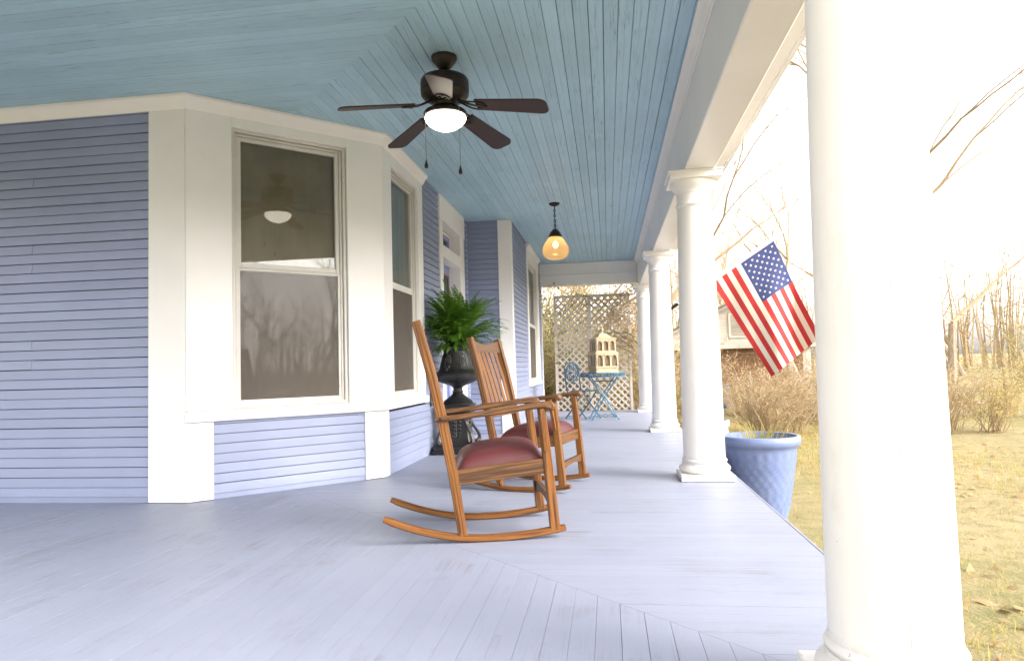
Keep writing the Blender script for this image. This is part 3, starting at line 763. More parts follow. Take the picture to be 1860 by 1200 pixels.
# ------------------------------------------------------------------ rocking chairs
def rocking_chair(label):
    """local frame: x forward, y from the near side (0) to the far side (W), z up"""
    t = thing('rocking_chair', label, 'rocking chair', (0, 0, 0), 0, 'oak rocking chairs on the porch')
    W_ = .507
    def runz(x):
        return .0162 + (.23 if x > .11 else .443) * (x - .11) ** 2
    for yy in (0, W_):
        pts = [(x, yy, runz(x)) for x in [-.402 + .892 * i / 22 for i in range(23)]]
        b_ = MB(); b_.bar(pts, .040, [.024] + [.032] * 21 + [.026], up=(0, 0, 1), bev=.006); b_.build('runner', MT['oak'], t)
        s_ = 1 if yy == 0 else -1
        # back post: kinked at the arm, reeded grooves down its edge
        b_ = MB(); b_.bar([(-.020, yy, .036), (-.060, yy, .33), (-.113, yy, .615), (-.165, yy, .85), (-.228, yy, 1.090)], .040, [.046, .048, .050, .048, .044], up=(-1, 0, .2), bev=.004)
        for q in (-.009, .009):
            b_.bar([(-.020 + q, yy - s_ * .0205, .05), (-.060 + q, yy - s_ * .0205, .33), (-.113 + q, yy - s_ * .0205, .615), (-.165 + q, yy - s_ * .0205, .85), (-.226 + q, yy - s_ * .0205, 1.085)], .004, .007, up=(-1, 0, .2), bev=.001)
        b_.build('back_post', MT['oak'], t)
        b_ = MB(); b_.bar([(.438, yy, .040), (.412, yy, .35), (.385, yy, .640)], .040, [.050, .046, .040], up=(-1, 0, 0), bev=.004); b_.build('front_post', MT['oak'], t)
        # arm: flat board with a rounded drooping nose
        yo = yy - s_ * .012
        b_ = MB(); b_.bar([(-.142, yo, .604), (-.03, yo, .612), (.15, yo, .630), (.33, yo, .652), (.40, yo, .660), (.428, yo, .655), (.446, yo, .640)], [.052, .058, .068, .074, .074, .070, .060], [.025, .025, .026, .027, .032, .040, .030], side=(0, 1, 0), bev=.007)
        b_.build('arm', MT['oak_pale'], t)
        b_ = MB(); b_.lathe([(.001, 0), (.009, .001), (.009, .005), (.001, .007)], (0, 0, 0), 10); bo = b_.build('arm_bolt', MT['bronze'], t); bo.location = (-.117, yo - s_ * .028, .606); bo.rotation_euler = (s_ * PI / 2, 0, 0)
        # bracket (corbel) under the arm against the outer side of the front post
        b_ = MB(); b_.bar([(.400, yy - s_ * .026, .43), (.393, yy - s_ * .032, .50), (.384, yy - s_ * .042, .58), (.380, yy - s_ * .044, .642)], .022, [.010, .020, .036, .040], up=(0, -s_, 0), bev=.002); b_.build('bracket', MT['oak'], t)
        b_ = MB(); b_.bar([(-.050, yy, .314), (.402, yy, .358)], .026, .075, up=(0, 0, 1), bev=.003); b_.build('side_rail', MT['oak_pale'], t)
    ym = W_ / 2; wi = W_ - .040
    b_ = MB(); b_.bar([(.405, .02, .357), (.405, W_ - .02, .357)], .024, .072); b_.build('front_rail', MT['oak_pale'], t)
    b_ = MB(); b_.bar([(-.048, .02, .314), (-.048, W_ - .02, .314)], .024, .072); b_.build('back_rail', MT['oak_pale'], t)
    pts = [(.424, .02 + wi * i / 8, .178) for i in range(9)]
    b_ = MB()
    for (z0, z1, arch) in ((.150, .205, .022),):
        vs = []; gs = []
        for i in range(9):
            y = .02 + wi * i / 8; a = arch * math.sin(PI * i / 8)
            for (x, z) in ((.414, z0 + a), (.414, z1), (.436, z1), (.436, z0 + a)): vs.append((x, y, z)); gs.append((y, z, x))
        fs_ = [(0, 1, 2, 3), (32, 33, 34, 35)] + [(4 * i + j, 4 * i + (j + 1) % 4, 4 * i + 4 + (j + 1) % 4, 4 * i + 4 + j) for i in range(8) for j in range(4)]
        b_.add(vs, fs_, gs)
    b_.build('front_stretcher', MT['oak_pale'], t)
    b_ = MB(); b_.bar([(-.035, .02, .17), (-.035, W_ - .02, .17)], .02, .05); b_.build('back_stretcher', MT['oak'], t)
    # back: lower rail, crest with dipped top, five slats
    def bx(z): return -.113 - (z - .615) * .242
    b_ = MB(); b_.bar([(bx(.55) + .012, .02, .545), (bx(.55) + .012, W_ - .02, .545)], .020, .066, up=(-.24, 0, 1)); b_.build('lower_back_rail', MT['oak_pale'], t)
    vs = []; gs = []
    for i in range(11):
        y = .02 + wi * i / 10; dip = .030 * math.sin(PI * i / 10) ** .8; bow = -.016 * math.sin(PI * i / 10)
        for (dx, z) in ((-.010, .985), (-.010, 1.078 - dip), (.010, 1.078 - dip), (.010, .985)): vs.append((bx(z) + dx + bow, y, z)); gs.append((y, z, dx))
    b_ = MB(); b_.add(vs, [(0, 1, 2, 3), (40, 41, 42, 43)] + [(4 * i + j, 4 * i + (j + 1) % 4, 4 * i + 4 + (j + 1) % 4, 4 * i + 4 + j) for i in range(10) for j in range(4)], gs)
    b_.build('crest_rail', MT['oak_pale'], t)
    for k in range(5):
        y = .02 + wi * (k + 1) / 6; bow = -.014 * math.sin(PI * (k + 1) / 6)
        b_ = MB(); b_.bar([(bx(.575) + .010, y, .575), (bx(.78) + bow + .016, y, .78), (bx(.99) + bow, y, .990)], .047, .011, up=(1, 0, .24), bev=.003); b_.build('slat', MT['oak'], t)
    # crowned leather seat
    n = 18; vs = []; gs = []
    x0, x1, y0, y1 = -.040, .398, .008, W_ - .008
    def se(u): return (1 - abs(u) ** 3.4) ** (1 / 2.6)
    for i in range(n + 1):
        for j in range(n + 1):
            u = 2 * i / n - 1; v = 2 * j / n - 1
            h = se(u) * se(v); x = (x0 + x1) / 2 + u * (x1 - x0) / 2 * (1 + .012 * h); y = (y0 + y1) / 2 + v * (y1 - y0) / 2 * (1 + .012 * h)
            z = .347 + (x + .04) * .098 + .090 * h + .012 * (1 - u * u) * (1 - v * v)
            z += .0022 * math.sin(9 * u + 3 * v) * (1 - h)
            vs.append((x, y, z)); gs.append((x, y, z))
    fs_ = [(i * (n + 1) + j, (i + 1) * (n + 1) + j, (i + 1) * (n + 1) + j + 1, i * (n + 1) + j + 1) for i in range(n) for j in range(n)]
    b_ = MB(); b_.add(vs, fs_, gs); o = b_.build('seat', MT['leather'], t, ang=1.5)
    md = o.modifiers.new('s', 'SUBSURF'); md.levels = 1; md.render_levels = 1
    return t
rc = rocking_chair('nearest oak rocking chair with dusty red leather seat, in front of the other')
rc.location = (-.7122, 3.3675, 0); rc.rotation_euler = (0, 0, .2420)
rc2 = copy_tree(rc); rc2['label'] = 'oak rocking chair with vertical back slats in view, behind the nearer one'
rc2.location = (-.744, 4.760, 0); rc2.rotation_euler = (0, 0, -.2335); rc2.scale = (.985, .985, .978)

# ------------------------------------------------------------------ urn on its pedestal, fern
UX, UY = -1.53, 6.95
ped = thing('urn_pedestal', 'black cast iron square pedestal with scrolled corners under the urn', 'pedestal', (UX, UY, 0), math.radians(0))
def sq(mb, prof, n=1):
    """square lathe: half width, z"""
    vs = []; 
    for (h, z) in prof:
        c = h * .93
        vs += [(h, -c, z), (h, c, z), (c, h, z), (-c, h, z), (-h, c, z), (-h, -c, z), (-c, -h, z), (c, -h, z)]
    k = len(prof)
    fs_ = [tuple(range(8)), tuple((k - 1) * 8 + j for j in range(8))] + [(i * 8 + j, i * 8 + (j + 1) % 8, i * 8 + 8 + (j + 1) % 8, i * 8 + 8 + j) for i in range(k - 1) for j in range(8)]
    mb.add(vs, fs_); return mb
b_ = sq(MB(), [(.232, .0), (.232, .035), (.222, .04), (.222, .075), (.205, .085), (.195, .10)]); b_.build('foot', MT['iron'], ped)
b_ = sq(MB(), [(.15, .10), (.135, .13), (.122, .20), (.117, .30), (.120, .37), (.128, .395)]); b_.build('shaft', MT['iron'], ped)
b_ = sq(MB(), [(.128, .395), (.150, .405), (.160, .415), (.160, .435), (.150, .44), (.150, .475), (.158, .48), (.158, .488)]); b_.build('top_slab', MT['iron'], ped)
for k in range(4):
    an = PI / 4 + k * PI / 2
    b_ = MB(); pts = []
    for i in range(26):
        u = i / 25
        if u < .35:
            a = -PI * .9 + 3.6 * (1 - u / .35); r = .010 + .026 * (u / .35); pts.append((.235 + r * math.cos(a), 0, .125 + r * math.sin(a)))
        else:
            q = (u - .35) / .65; pts.append((.262 - .105 * math.sin(q * PI / 2) + .018 * math.sin(q * PI * 2), 0, .12 + .27 * q))
    b_.bar(pts, .040, .020, side=(0, 1, 0), bev=.005)
    o = b_.build('scroll', MT['iron_worn'], ped); o.rotation_euler = (0, 0, an)
for k in range(4):           # raised foliage on each face of the shaft
    b_ = MB()
    for i in range(6):
        z = .15 + i * .038
        for sg in (-1, 1):
            b_.bar([(.120, 0, z), (.128, sg * .02, z + .02), (.127, sg * .042, z + .022), (.122, sg * .05, z + .010)], .012, .012, up=(1, 0, 0), bev=.004)
    b_.tube([(.121, 0, .13), (.126, 0, .25), (.122, 0, .38)], .007, 6)
    o = b_.build('leaf_relief', MT['iron_worn'], ped); o.rotation_euler = (0, 0, k * PI / 2)
urn = thing('urn', 'black cast iron garden urn with leaf relief holding the fern', 'urn', (UX, UY, .488))
up_ = [(.155, 0), (.158, .012), (.145, .022), (.15, .03), (.138, .042), (.110, .06), (.085, .08), (.062, .10), (.050, .115), (.056, .122), (.056, .132), (.046, .138), (.044, .160), (.055, .178), (.095, .196), (.15, .215), (.200, .24), (.226, .262), (.236, .285), (.238, .30), (.230, .306), (.232, .312), (.222, .325), (.200, .338), (.178, .37), (.160, .42), (.148, .47), (.140, .52), (.138, .545), (.148, .555), (.154, .570), (.155, .580), (.146, .584), (.136, .57), (.128, .54)]
def flute(a, z, r):
    if .20 < z < .262: return .004 * math.cos(24 * a)
    if .29 < z < .325: return .002 * math.cos(48 * a)
    return 0
b_ = MB(); b_.lathe(up_, n=96, rmod=flute); b_.build('bowl', MT['iron'], urn, ang=.8)
for k in range(6):
    a0 = math.radians(-115 + 60 * k); b_ = MB(); rnd = random.Random(k)
    if k % 2 == 0:           # leaf cluster
        for i in range(26):
            z = rnd.uniform(.335, .52); w = .045 * (1 - abs(z - .43) / .12) + .006
            da = rnd.uniform(-1, 1) * w / .19; r = .174 - (z - .38) * .26 + (.012 if z < .38 else 0) * (.38 - z) * 20
            b_.ball((r * math.cos(a0 + da), r * math.sin(a0 + da), z), rnd.uniform(.008, .015), 7, 5, 1.4)
    else:                    # cartouche outline
        pts = []
        for i in range(16):
            q = 2 * PI * i / 16; da = .20 * math.copysign(abs(math.cos(q)) ** .6, math.cos(q)); z = .44 + .072 * math.copysign(abs(math.sin(q)) ** .6, math.sin(q))
            r = .174 - (z - .38) * .26; pts.append((r * math.cos(a0 + da), r * math.sin(a0 + da), z))
        b_.tube(pts, .006, 6, closed=True)
        for i in range(8):
            q = 2 * PI * i / 8; da = .07 * math.cos(q); z = .44 + .03 * math.sin(q); r = .172 - (z - .38) * .26
            b_.ball((r * math.cos(a0 + da), r * math.sin(a0 + da), z), .010, 6, 4)
    b_.build('relief', MT['iron_worn'], urn)
b_ = MB(); b_.lathe([(.001, .555), (.08, .553), (.131, .548)], n=24, cap=False); b_.build('soil', MT['soil'], urn)

fern = thing('fern', 'lush green Boston fern with arching fronds in the black urn', 'fern', (UX, UY, 1.06))
def frond_mesh(seed, L, e0, curl, narrow=1.0):
    rnd = random.Random(seed); b_ = MB(); n = 34; p = Vector((0, 0, 0)); el = e0; pts = []; step = L / n; az = 0; twist = rnd.uniform(-.5, .5)
    for i in range(n + 1):
        pts.append(p.copy()); el -= curl * (0.3 + 1.4 * i / n) / n; az += twist / n
        p = p + Vector((math.cos(el) * math.cos(az), math.cos(el) * math.sin(az), math.sin(el))) * step
    b_.tube(pts, [.0022 - .0014 * i / n for i in range(n + 1)], 4)
    for i in range(2, n):
        t = (pts[i + 1] - pts[i - 1]).normalized(); s_ = t.cross(Vector((0, 0, 1)))
        if s_.length < .1: s_ = Vector((0, 1, 0))
        s_.normalize(); nn = s_.cross(t)
        w = .047 * narrow * min(1, (i / n) * 5) * (1 - (i / n) ** 3) ** .8 + .004
        for sg in (-1, 1):
            d = (s_ * sg + t * .28 + nn * rnd.uniform(-.35, .15)).normalized(); ww = step * .42
            a = pts[i]; q = [a - t * ww * .6, a + d * w * .45 - t * ww + nn * .002, a + d * w, a + d * w * .5 + t * ww + nn * .002, a + t * ww * .6]
            b_.add(q, [(0, 1, 2, 3, 4)])
    return b_.mesh('frond', MT['fern'], smooth=False, recalc=False)
fm = [frond_mesh(1, .62, 1.35, 1.0), frond_mesh(2, .56, 1.15, 1.5), frond_mesh(3, .54, .88, 1.5), frond_mesh(4, .46, .55, 1.6), frond_mesh(5, .54, 1.0, 2.3), frond_mesh(6, .46, .25, 1.5), frond_mesh(7, .58, .72, 1.2, .65), frond_mesh(8, .62, 1.38, .9, .6)]
rnd = random.Random(11)
for i in range(285):
    k = rnd.choice([0, 0, 0, 0, 1, 1, 1, 1, 2, 2, 2, 3, 3, 4, 5, 5, 6])
    o = link('frond', fm[k], fern); a = rnd.uniform(0, 2 * PI); r = rnd.uniform(0, .085)
    if math.cos(a) < -.75 and rnd.random() < .6: a += PI / 2
    o.location = (r * math.cos(a), r * math.sin(a), rnd.uniform(-.01, .05)); o.rotation_euler = (rnd.uniform(-.2, .2), rnd.uniform(-.2, .2), a)
    o.scale = [rnd.uniform(.78, 1.12)] * 3
    if k in (4, 5, 3) and math.sin(a) < -.2: o.scale = [rnd.uniform(.45, .7)] * 3
for a, kk, s_ in ((-.5, 6, 1.05), (-.2, 6, 1.15), (.1, 6, 1.0), (-.35, 7, 1.1), (-1.5, 7, 1.3), (.35, 2, 1.15), (-.1, 5, 1.2)):
    o = link('frond', fm[kk], fern); o.rotation_euler = (0, 0, a); o.scale = [s_] * 3

# ------------------------------------------------------------------ bistro table, bistro chair, birdcage
tb = thing('bistro_table', 'small round blue iron bistro table with crossed folding legs', 'table', (-.085, 10.98, 0), math.radians(8))
b_ = MB(); b_.lathe([(.001, .712), (.32, .712), (.345, .716), (.345, .722), (.001, .722)], n=40); b_.build('table_top', MT['blue_metal'], tb)
b_ = MB()
for z in (.722, .664): b_.tube([(.346 * math.cos(a), .346 * math.sin(a), z) for a in [2 * PI * j / 40 for j in range(40)]], .007, 6, closed=True)
nn_ = 44
for i in range(nn_):
    for sg in (-1, 1):
        a = 2 * PI * i / nn_; b2 = a + sg * 2 * PI / nn_ * 1.2
        b_.tube([(.346 * math.cos(a), .346 * math.sin(a), .664), (.352 * math.cos((a + b2) / 2), .352 * math.sin((a + b2) / 2), .693), (.346 * math.cos(b2), .346 * math.sin(b2), .722)], .0045, 4)
b_.build('rim_lattice', MT['blue_metal'], tb)
for sy in (-1, 1):
    for sx in (-1, 1):
        b_ = MB(); b_.tube([(-sx * .21, sy * .17, .665), (sx * .02, sy * (.185 if sx > 0 else .17), .33), (sx * .19, sy * .18, .03), (sx * .205, sy * .18, .0)], .0115, 6)
        b_.lathe([(.016, 0), (.016, .012), (.009, .02)], (sx * .205, sy * .18, 0), 10); b_.build('leg', MT['blue_metal'], tb)
b_ = MB()
for sx in (-1, 1):
    b_.tube([(sx * .19, -.18, .045), (sx * .19, .18, .045)], .006, 5); b_.tube([(-sx * .17, -.17, .595), (-sx * .17, .17, .595)], .006, 5)
for sy in (-1, 1): b_.tube([(-.17, sy * .17, .595), (.17, sy * .17, .595)], .006, 5)
b_.build('crossbar', MT['blue_metal_dark'], tb)
b_ = MB()
for cx in (-.09, .0, .09):
    for sg in (-1, 1):
        b_.tube([(cx + sg * (.004 + .006 * q) * math.cos(q) * .9, -.18, .075 + (.004 + .006 * q) * math.sin(q)) for q in [.4 * i for i in range(18)]], .0045, 5)
b_.tube([(-.19, -.18, .05), (.19, -.18, .05)], .005, 5)
b_.build('scrollwork', MT['blue_metal_dark'], tb)

bc = thing('bistro_chair', 'blue iron bistro chair with round medallion back beside the table', 'chair', (-.42, 11.15, 0), math.radians(-38))
b_ = MB(); b_.lathe([(.001, .436), (.185, .436), (.198, .441), (.198, .448), (.001, .446)], (.03, 0, 0), n=30)
for i in range(30):
    a = 2 * PI * i / 30; b_.ball((.03 + .199 * math.cos(a), .199 * math.sin(a), .442), .012, 6, 4)
b_.build('seat', MT['blue_metal'], bc)
for sy in (-1, 1):
    y = sy * .175
    b_ = MB(); b_.tube([(-.215, y, .80), (-.20, y, .62), (-.175, y, .45), (0, y, .24), (.20, y, .03), (.215, y, 0)], .0115, 6); b_.build('leg', MT['blue_metal_dark'], bc)
    b_ = MB(); b_.tube([(.15, y * .93, .43), (0, y * .93, .24), (-.20, y * .93, .03), (-.215, y * .93, 0)], .0115, 6); b_.build('leg', MT['blue_metal_dark'], bc)
b_ = MB()
top = [(-.215 - .01 * math.sin(q), .175 * math.cos(q), .80 + .10 * math.sin(q)) for q in [PI * i / 12 for i in range(13)]]
b_.tube(top, .009, 6)
b_.tube([(-.185, -.17, .46), (-.19, -.08, .55), (-.195, 0, .58), (-.19, .08, .55), (-.185, .17, .46)], .007, 5)
b_.build('back_frame', MT['blue_metal_dark'], bc)
b_ = MB(); cz = .735
for rr_ in (.152, .135, .05): b_.tube([(-.208, rr_ * math.cos(a), cz + rr_ * math.sin(a)) for a in [2 * PI * j / 28 for j in range(28)]], .008 if rr_ > .14 else .005, 6, closed=True)
for i in range(10):
    a = 2 * PI * i / 10
    pt = [(-.208, .05 * math.cos(a), cz + .05 * math.sin(a)), (-.212, .09 * math.cos(a + .22), cz + .09 * math.sin(a + .22)), (-.208, .138 * math.cos(a), cz + .138 * math.sin(a))]
    pt2 = [(-.208, .05 * math.cos(a), cz + .05 * math.sin(a)), (-.212, .09 * math.cos(a - .22), cz + .09 * math.sin(a - .22)), (-.208, .138 * math.cos(a), cz + .138 * math.sin(a))]
    b_.tube(pt, .005, 5); b_.tube(pt2, .005, 5); b_.ball((-.21, .10 * math.cos(a + PI / 10), cz + .10 * math.sin(a + PI / 10)), .012, 6, 4)
b_.ball((-.21, 0, cz), .02, 8, 5)
b_.build('medallion', MT['blue_metal'], bc)
b_ = MB()
for x in (.20, -.20): b_.tube([(x, -.17, .04), (x, .17, .04)], .006, 5)
b_.tube([(0, -.17, .24), (0, .17, .24)], .006, 5)
b_.build('crossbar', MT['blue_metal_dark'], bc)

cg = thing('birdcage', 'cream wooden birdcage with two tiers of gothic arches on the blue table', 'birdcage', (-.075, 10.98, .724), math.radians(26))
cw, cd = .37, .29
b_ = MB(); b_.box((0, 0, .012), (cw + .02, cd + .02, .024)); b_.box((0, 0, .05), (cw - .01, cd - .01, .05)); b_.box((0, 0, .082), (cw + .02, cd + .02, .014)); b_.build('base', MT['cream'], cg)
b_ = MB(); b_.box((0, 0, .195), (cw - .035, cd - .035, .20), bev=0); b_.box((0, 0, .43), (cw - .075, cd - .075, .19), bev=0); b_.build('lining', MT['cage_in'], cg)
def facade(z0, z1, w, d, m1):
    for rot in range(4):
        b_ = MB(); ww = w if rot % 2 == 0 else d; dd = d if rot % 2 == 0 else w
        y = -dd / 2; R_ = Rz(rot * PI / 2)
        def T(p): return R_ @ Vector(p)
        for x in (-ww / 2 + .008, ww / 2 - .008, -ww / 6, ww / 6): b_.bar([T((x, y, z0)), T((x, y, z1))], .016, .016, up=T((0, -1, 0)))
        b_.bar([T((-ww / 2, y, z1 - .012)), T((ww / 2, y, z1 - .012))], .018, .024); b_.bar([T((-ww / 2, y, z0 + .006)), T((ww / 2, y, z0 + .006))], .018, .014)
        for k in (-1, 0, 1):
            cx = k * ww / 3; hw = ww / 6 - .010; zs = z0 + (z1 - z0) * .52; hh = (z1 - z0) * .38
            for sg in (-1, 1):
                arc = [T((cx + sg * hw * math.cos(q * PI / 2) ** .9 if q < 1 else cx, y - .004, zs + hh * math.sin(q * PI / 2))) for q in [i / 7 for i in range(8)]]
                b_.bar([T((cx + sg * hw, y - .004, z0))] + arc, .012, .012, up=T((0, -1, 0)), bev=.002)
                # spandrel above the arch
                sp = [Vector(a) for a in arc] + [T((cx, y, z1 - .02)), T((cx + sg * hw, y, z1 - .02))]
                b_.add([T(R_.transposed() @ v + Vector((0, .004, 0))) for v in sp], [tuple(range(len(sp)))])
            for q in (-.5, 0, .5): b_.tube([T((cx + q * hw, y + .004, z0)), T((cx + q * hw, y + .004, zs + hh * .8))], .0022, 4)
        b_.build('arcade', m1, cg)
facade(.089, .300, cw, cd, MT['cream']); 
b_ = MB(); b_.box((0, 0, .308), (cw + .03, cd + .03, .018)); b_.box((0, 0, .324), (cw - .02, cd - .02, .014)); b_.build('cornice', MT['cream'], cg)
facade(.331, .520, cw - .045, cd - .045, MT['cream'])
b_ = MB(); b_.box((0, 0, .527), (cw - .005, cd - .005, .014)); b_.build('cornice', MT['cream'], cg)
b_ = MB()
h0x, h0y = (cw - .05) / 2, (cd - .05) / 2
lv = []
for (s_, z) in ((1.0, .534), (.72, .556), (.5, .585), (.36, .61)): lv += [(h0x * s_, h0y * s_, z), (-h0x * s_, h0y * s_, z), (-h0x * s_, -h0y * s_, z), (h0x * s_, -h0y * s_, z)]
b_.add(lv, [(0, 1, 2, 3), (12, 13, 14, 15)] + [(4 * i + j, 4 * i + (j + 1) % 4, 4 * i + 4 + (j + 1) % 4, 4 * i + 4 + j) for i in range(3) for j in range(4)])
for i in range(9): b_.lathe([(.004, .534), (.004, .55), (.001, .57)], (-h0x + 2 * h0x * i / 8, -h0y, 0), 6)
b_.build('roof', MT['cream'], cg)
b_ = MB(); b_.lathe([(.05, .61), (.03, .625), (.012, .645), (.022, .665), (.026, .68), (.018, .70), (.006, .715), (.001, .74)], n=14); b_.build('finial', MT['cream'], cg)

# ------------------------------------------------------------------ lattice screen with its vine
la = thing('lattice_screen', 'tall grey white garden lattice screen standing beyond the end of the porch', 'lattice', (-.275, 13.25, 0))
LW, LZ0, LZ1 = 1.40, -.06, 2.19
lx0, lx1 = -LW / 2, LW / 2
for x in (lx0, lx1): 
    b_ = MB(); b_.box((x, 0, (LZ1 + GZ) / 2), (.045, .04, LZ1 - GZ)); b_.build('post', MT['lattice'], la)
b_ = MB(); b_.box((-.045, -.004, (LZ1 + GZ) / 2), (.06, .05, LZ1 - GZ)); b_.build('post', MT['lattice'], la)
for z in (LZ0, LZ1 - .02):
    b_ = MB(); b_.box((0, -.024, z), (LW + .05, .018, .045)); b_.build('rail', MT['lattice'], la)
step = .128
for sg in (1, -1):
    k = -40
    while k < 60:
        c0 = k * step; pts = []
        # line z = sg*x + c clipped to the panel
        a = []
        for x in (lx0, lx1):
            z = LZ0 + sg * (x) + c0
            if LZ0 <= z <= LZ1 - .02: a.append((x, z))
        for z in (LZ0, LZ1 - .02):
            x = sg * (z - LZ0 - c0)
            if lx0 < x < lx1: a.append((x, z))
        if len(a) >= 2:
            a.sort(); p0, p1 = a[0], a[-1]
            if math.hypot(p1[0] - p0[0], p1[1] - p0[1]) > .06:
                b_ = MB(); y = .006 if sg > 0 else -.006
                b_.bar([(p0[0], y, p0[1]), (p1[0], y, p1[1])], .0085, .032, side=(0, 1, 0), bev=.001); b_.build('slat', MT['lattice'], la)
        k += 1
vine = thing('vine', 'bare tangled vine with dry brown leaves over the top right of the lattice', 'vine', (.35, 13.15, GZ))
rnd = random.Random(3); b_ = MB(); leafp = []
def wander(p, d, n, r, droop=0.0, spread=.35):
    pts = [p.copy()]; d = d.normalized()
    for i in range(n):
        d = (d + Vector((rnd.gauss(0, spread * .5), rnd.gauss(0, spread * .25), rnd.gauss(0, spread * .5) - droop))).normalized()
        if p.z > 2.74: d.z = -abs(d.z)
        if p.x > .30: d.x = -abs(d.x)
        p = p + d * .09; pts.append(p.copy())
    b_.tube(pts, [r * (1 - .75 * i / n) + .0015 for i in range(n + 1)], 5); return pts
main = []
for k in range(5):
    p = wander(Vector((.05 + .05 * k, .08, 0)), Vector((-.02 + .02 * k, 0, 1)), 29, .014, 0, .22); main += p[10:]
    for q in p[16::2]:
        main += wander(q, Vector((rnd.uniform(-1, .9), rnd.uniform(-.6, .2), rnd.uniform(-.2, .7))), rnd.randint(5, 12), .006, .05, .5)
for k in range(3): main += wander(Vector((-.25 - .2 * k, -.06, 2.05 - .1 * k)), Vector((1, -.1, -.55)), 14, .007, .02, .12)   # long arching canes to the right
wander(Vector((-.1, -.08, 1.95)), Vector((.8, -.5, -.45)), 16, .008, .03, .1); wander(Vector((-.75, -.05, 2.6)), Vector((1, -.1, -.5)), 14, .006, .0, .1)
for k in range(80):      # tangle over the top right of the screen
    c = Vector((rnd.gauss(-.08, .22), rnd.gauss(-.10, .08), 2.58 + rnd.gauss(0, .20)))
    if rnd.random() < .35: c = Vector((rnd.uniform(.0, .24), rnd.gauss(-.10, .06), rnd.uniform(1.7, 2.6)))
    main += wander(c, Vector((rnd.uniform(-1, 1), rnd.uniform(-.5, .3), rnd.uniform(-.6, .6))), rnd.randint(3, 7), .004, .08, .6)
b_.build('stem', MT['bark'], vine)
b_ = MB()
for q in main:
    for j in range(2):
        if rnd.random() < .5:
            c = q + Vector((rnd.gauss(0, .04), rnd.gauss(0, .04), rnd.gauss(-.02, .05))); a = Vector((rnd.gauss(0, 1), rnd.gauss(0, 1), rnd.gauss(-.6, 1))).normalized(); s_ = a.cross(Vector((rnd.random(), rnd.random(), rnd.random()))).normalized(); l = rnd.uniform(.03, .075)
            b_.add([c, c + a * l * .5 + s_ * l * .3, c + a * l, c + a * l * .5 - s_ * l * .3], [(0, 1, 2, 3)])
b2 = MB()
for (p0, p1, sag) in (((-.55, -.12, 2.05), (.55, -.5, 1.15), .18), ((-.35, -.12, 2.0), (.75, -.6, 1.2), .26), ((-.2, -.14, 1.75), (.62, -.5, .95), .16), ((-.9, -.1, 2.75), (.0, -.2, 2.15), .12), ((-.1, -.12, 1.9), (.68, -.7, 1.05), .22), ((.0, -.15, 2.0), (.5, -.4, .7), .3)):
    p0, p1 = Vector(p0), Vector(p1)
    pts = [p0.lerp(p1, i / 14) + Vector((0, 0, sag * math.sin(PI * i / 14) + rnd.gauss(0, .008))) for i in range(15)]
    b2.tube(pts, [.007 - .005 * i / 14 for i in range(15)], 5)
    for i in range(4, 14, 2): b2.tube([pts[i], pts[i] + Vector((rnd.uniform(.02, .15), rnd.gauss(0, .05), rnd.uniform(-.16, .05)))], [.003, .0012], 4)
b2.build('cane', MT['stem'], vine)
tag(b_.build('dry_leaves', MT['dryleaf'], vine, smooth=False, recalc=False), kind='stuff')

# ------------------------------------------------------------------ flag on its pole, planters
fp0 = Vector((.80, 8.89, 1.525)); pd = Vector((.84, 0, .543)).normalized()
fpo = thing('flag_pole', 'white flag pole slanting out from the middle column', 'flag pole', fp0)
b_ = MB(); b_.tube([(0, 0, 0), pd * 1.75], .013, 10); b_.ball(pd * 1.77, .025); b_.build('pole', MT['white'], fpo)
b_ = MB(); b_.tube([pd * -.01, pd * .12], .022, 10); b_.box((-.0, 0, -.02), (.012, .06, .12)); b_.build('bracket', MT['bronze'], fpo)
fg = thing('flag', 'red and white striped flag hanging from the slanting pole', 'flag', fp0)
hoist0 = pd * .62; HL, FL = .91, 1.42
fly = Vector((.50, .12, -.86)).normalized()
def cloth(s_, t):      # s along hoist (from lower end), t along fly, in metres
    w = .085 * math.sin(7.5 * s_ + 2.4 * t) * min(1, t * 1.6) + .035 * math.sin(6 * t + 11 * s_) * min(1, t * 2)
    return hoist0 + pd * (s_ * (1 - .12 * t)) + fly * t * (1.0 - .05 * s_) + Vector((.2, 1, 0)) * w
def patch(mb, s0, s1, t0, t1, off=0.0):
    ns = max(1, int((s1 - s0) / .035)); nt_ = max(2, int((t1 - t0) / .06)); vs = []
    for side in (1, -1):
        for i in range(ns + 1):
            for j in range(nt_ + 1):
                vs.append(cloth(s0 + (s1 - s0) * i / ns, t0 + (t1 - t0) * j / nt_) + Vector((0, side * (.0012 + off), 0)))
    q = (ns + 1) * (nt_ + 1)
    fs_ = [(o + i * (nt_ + 1) + j, o + (i + 1) * (nt_ + 1) + j, o + (i + 1) * (nt_ + 1) + j + 1, o + i * (nt_ + 1) + j + 1) for o in (0, q) for i in range(ns) for j in range(nt_)]
    mb.add(vs, fs_)
sw = HL / 13
for k in range(13):
    b_ = MB(); t0 = .03 if k < 6 else .03 + FL * .40
    patch(b_, k * sw, (k + 1) * sw, t0, FL); b_.build('stripe', MT['red'] if k % 2 == 0 else MT['flagwhite'], fg, recalc=False)
b_ = MB(); patch(b_, 6 * sw, 13 * sw, .03, .03 + FL * .40); b_.build('canton', MT['flagblue'], fg, recalc=False)
b_ = MB(); patch(b_, 0, HL, -.02, .03, .001); b_.build('heading', MT['flagwhite'], fg, recalc=False)
canton = [o for o in fg.children if o.name.startswith('canton')][0]
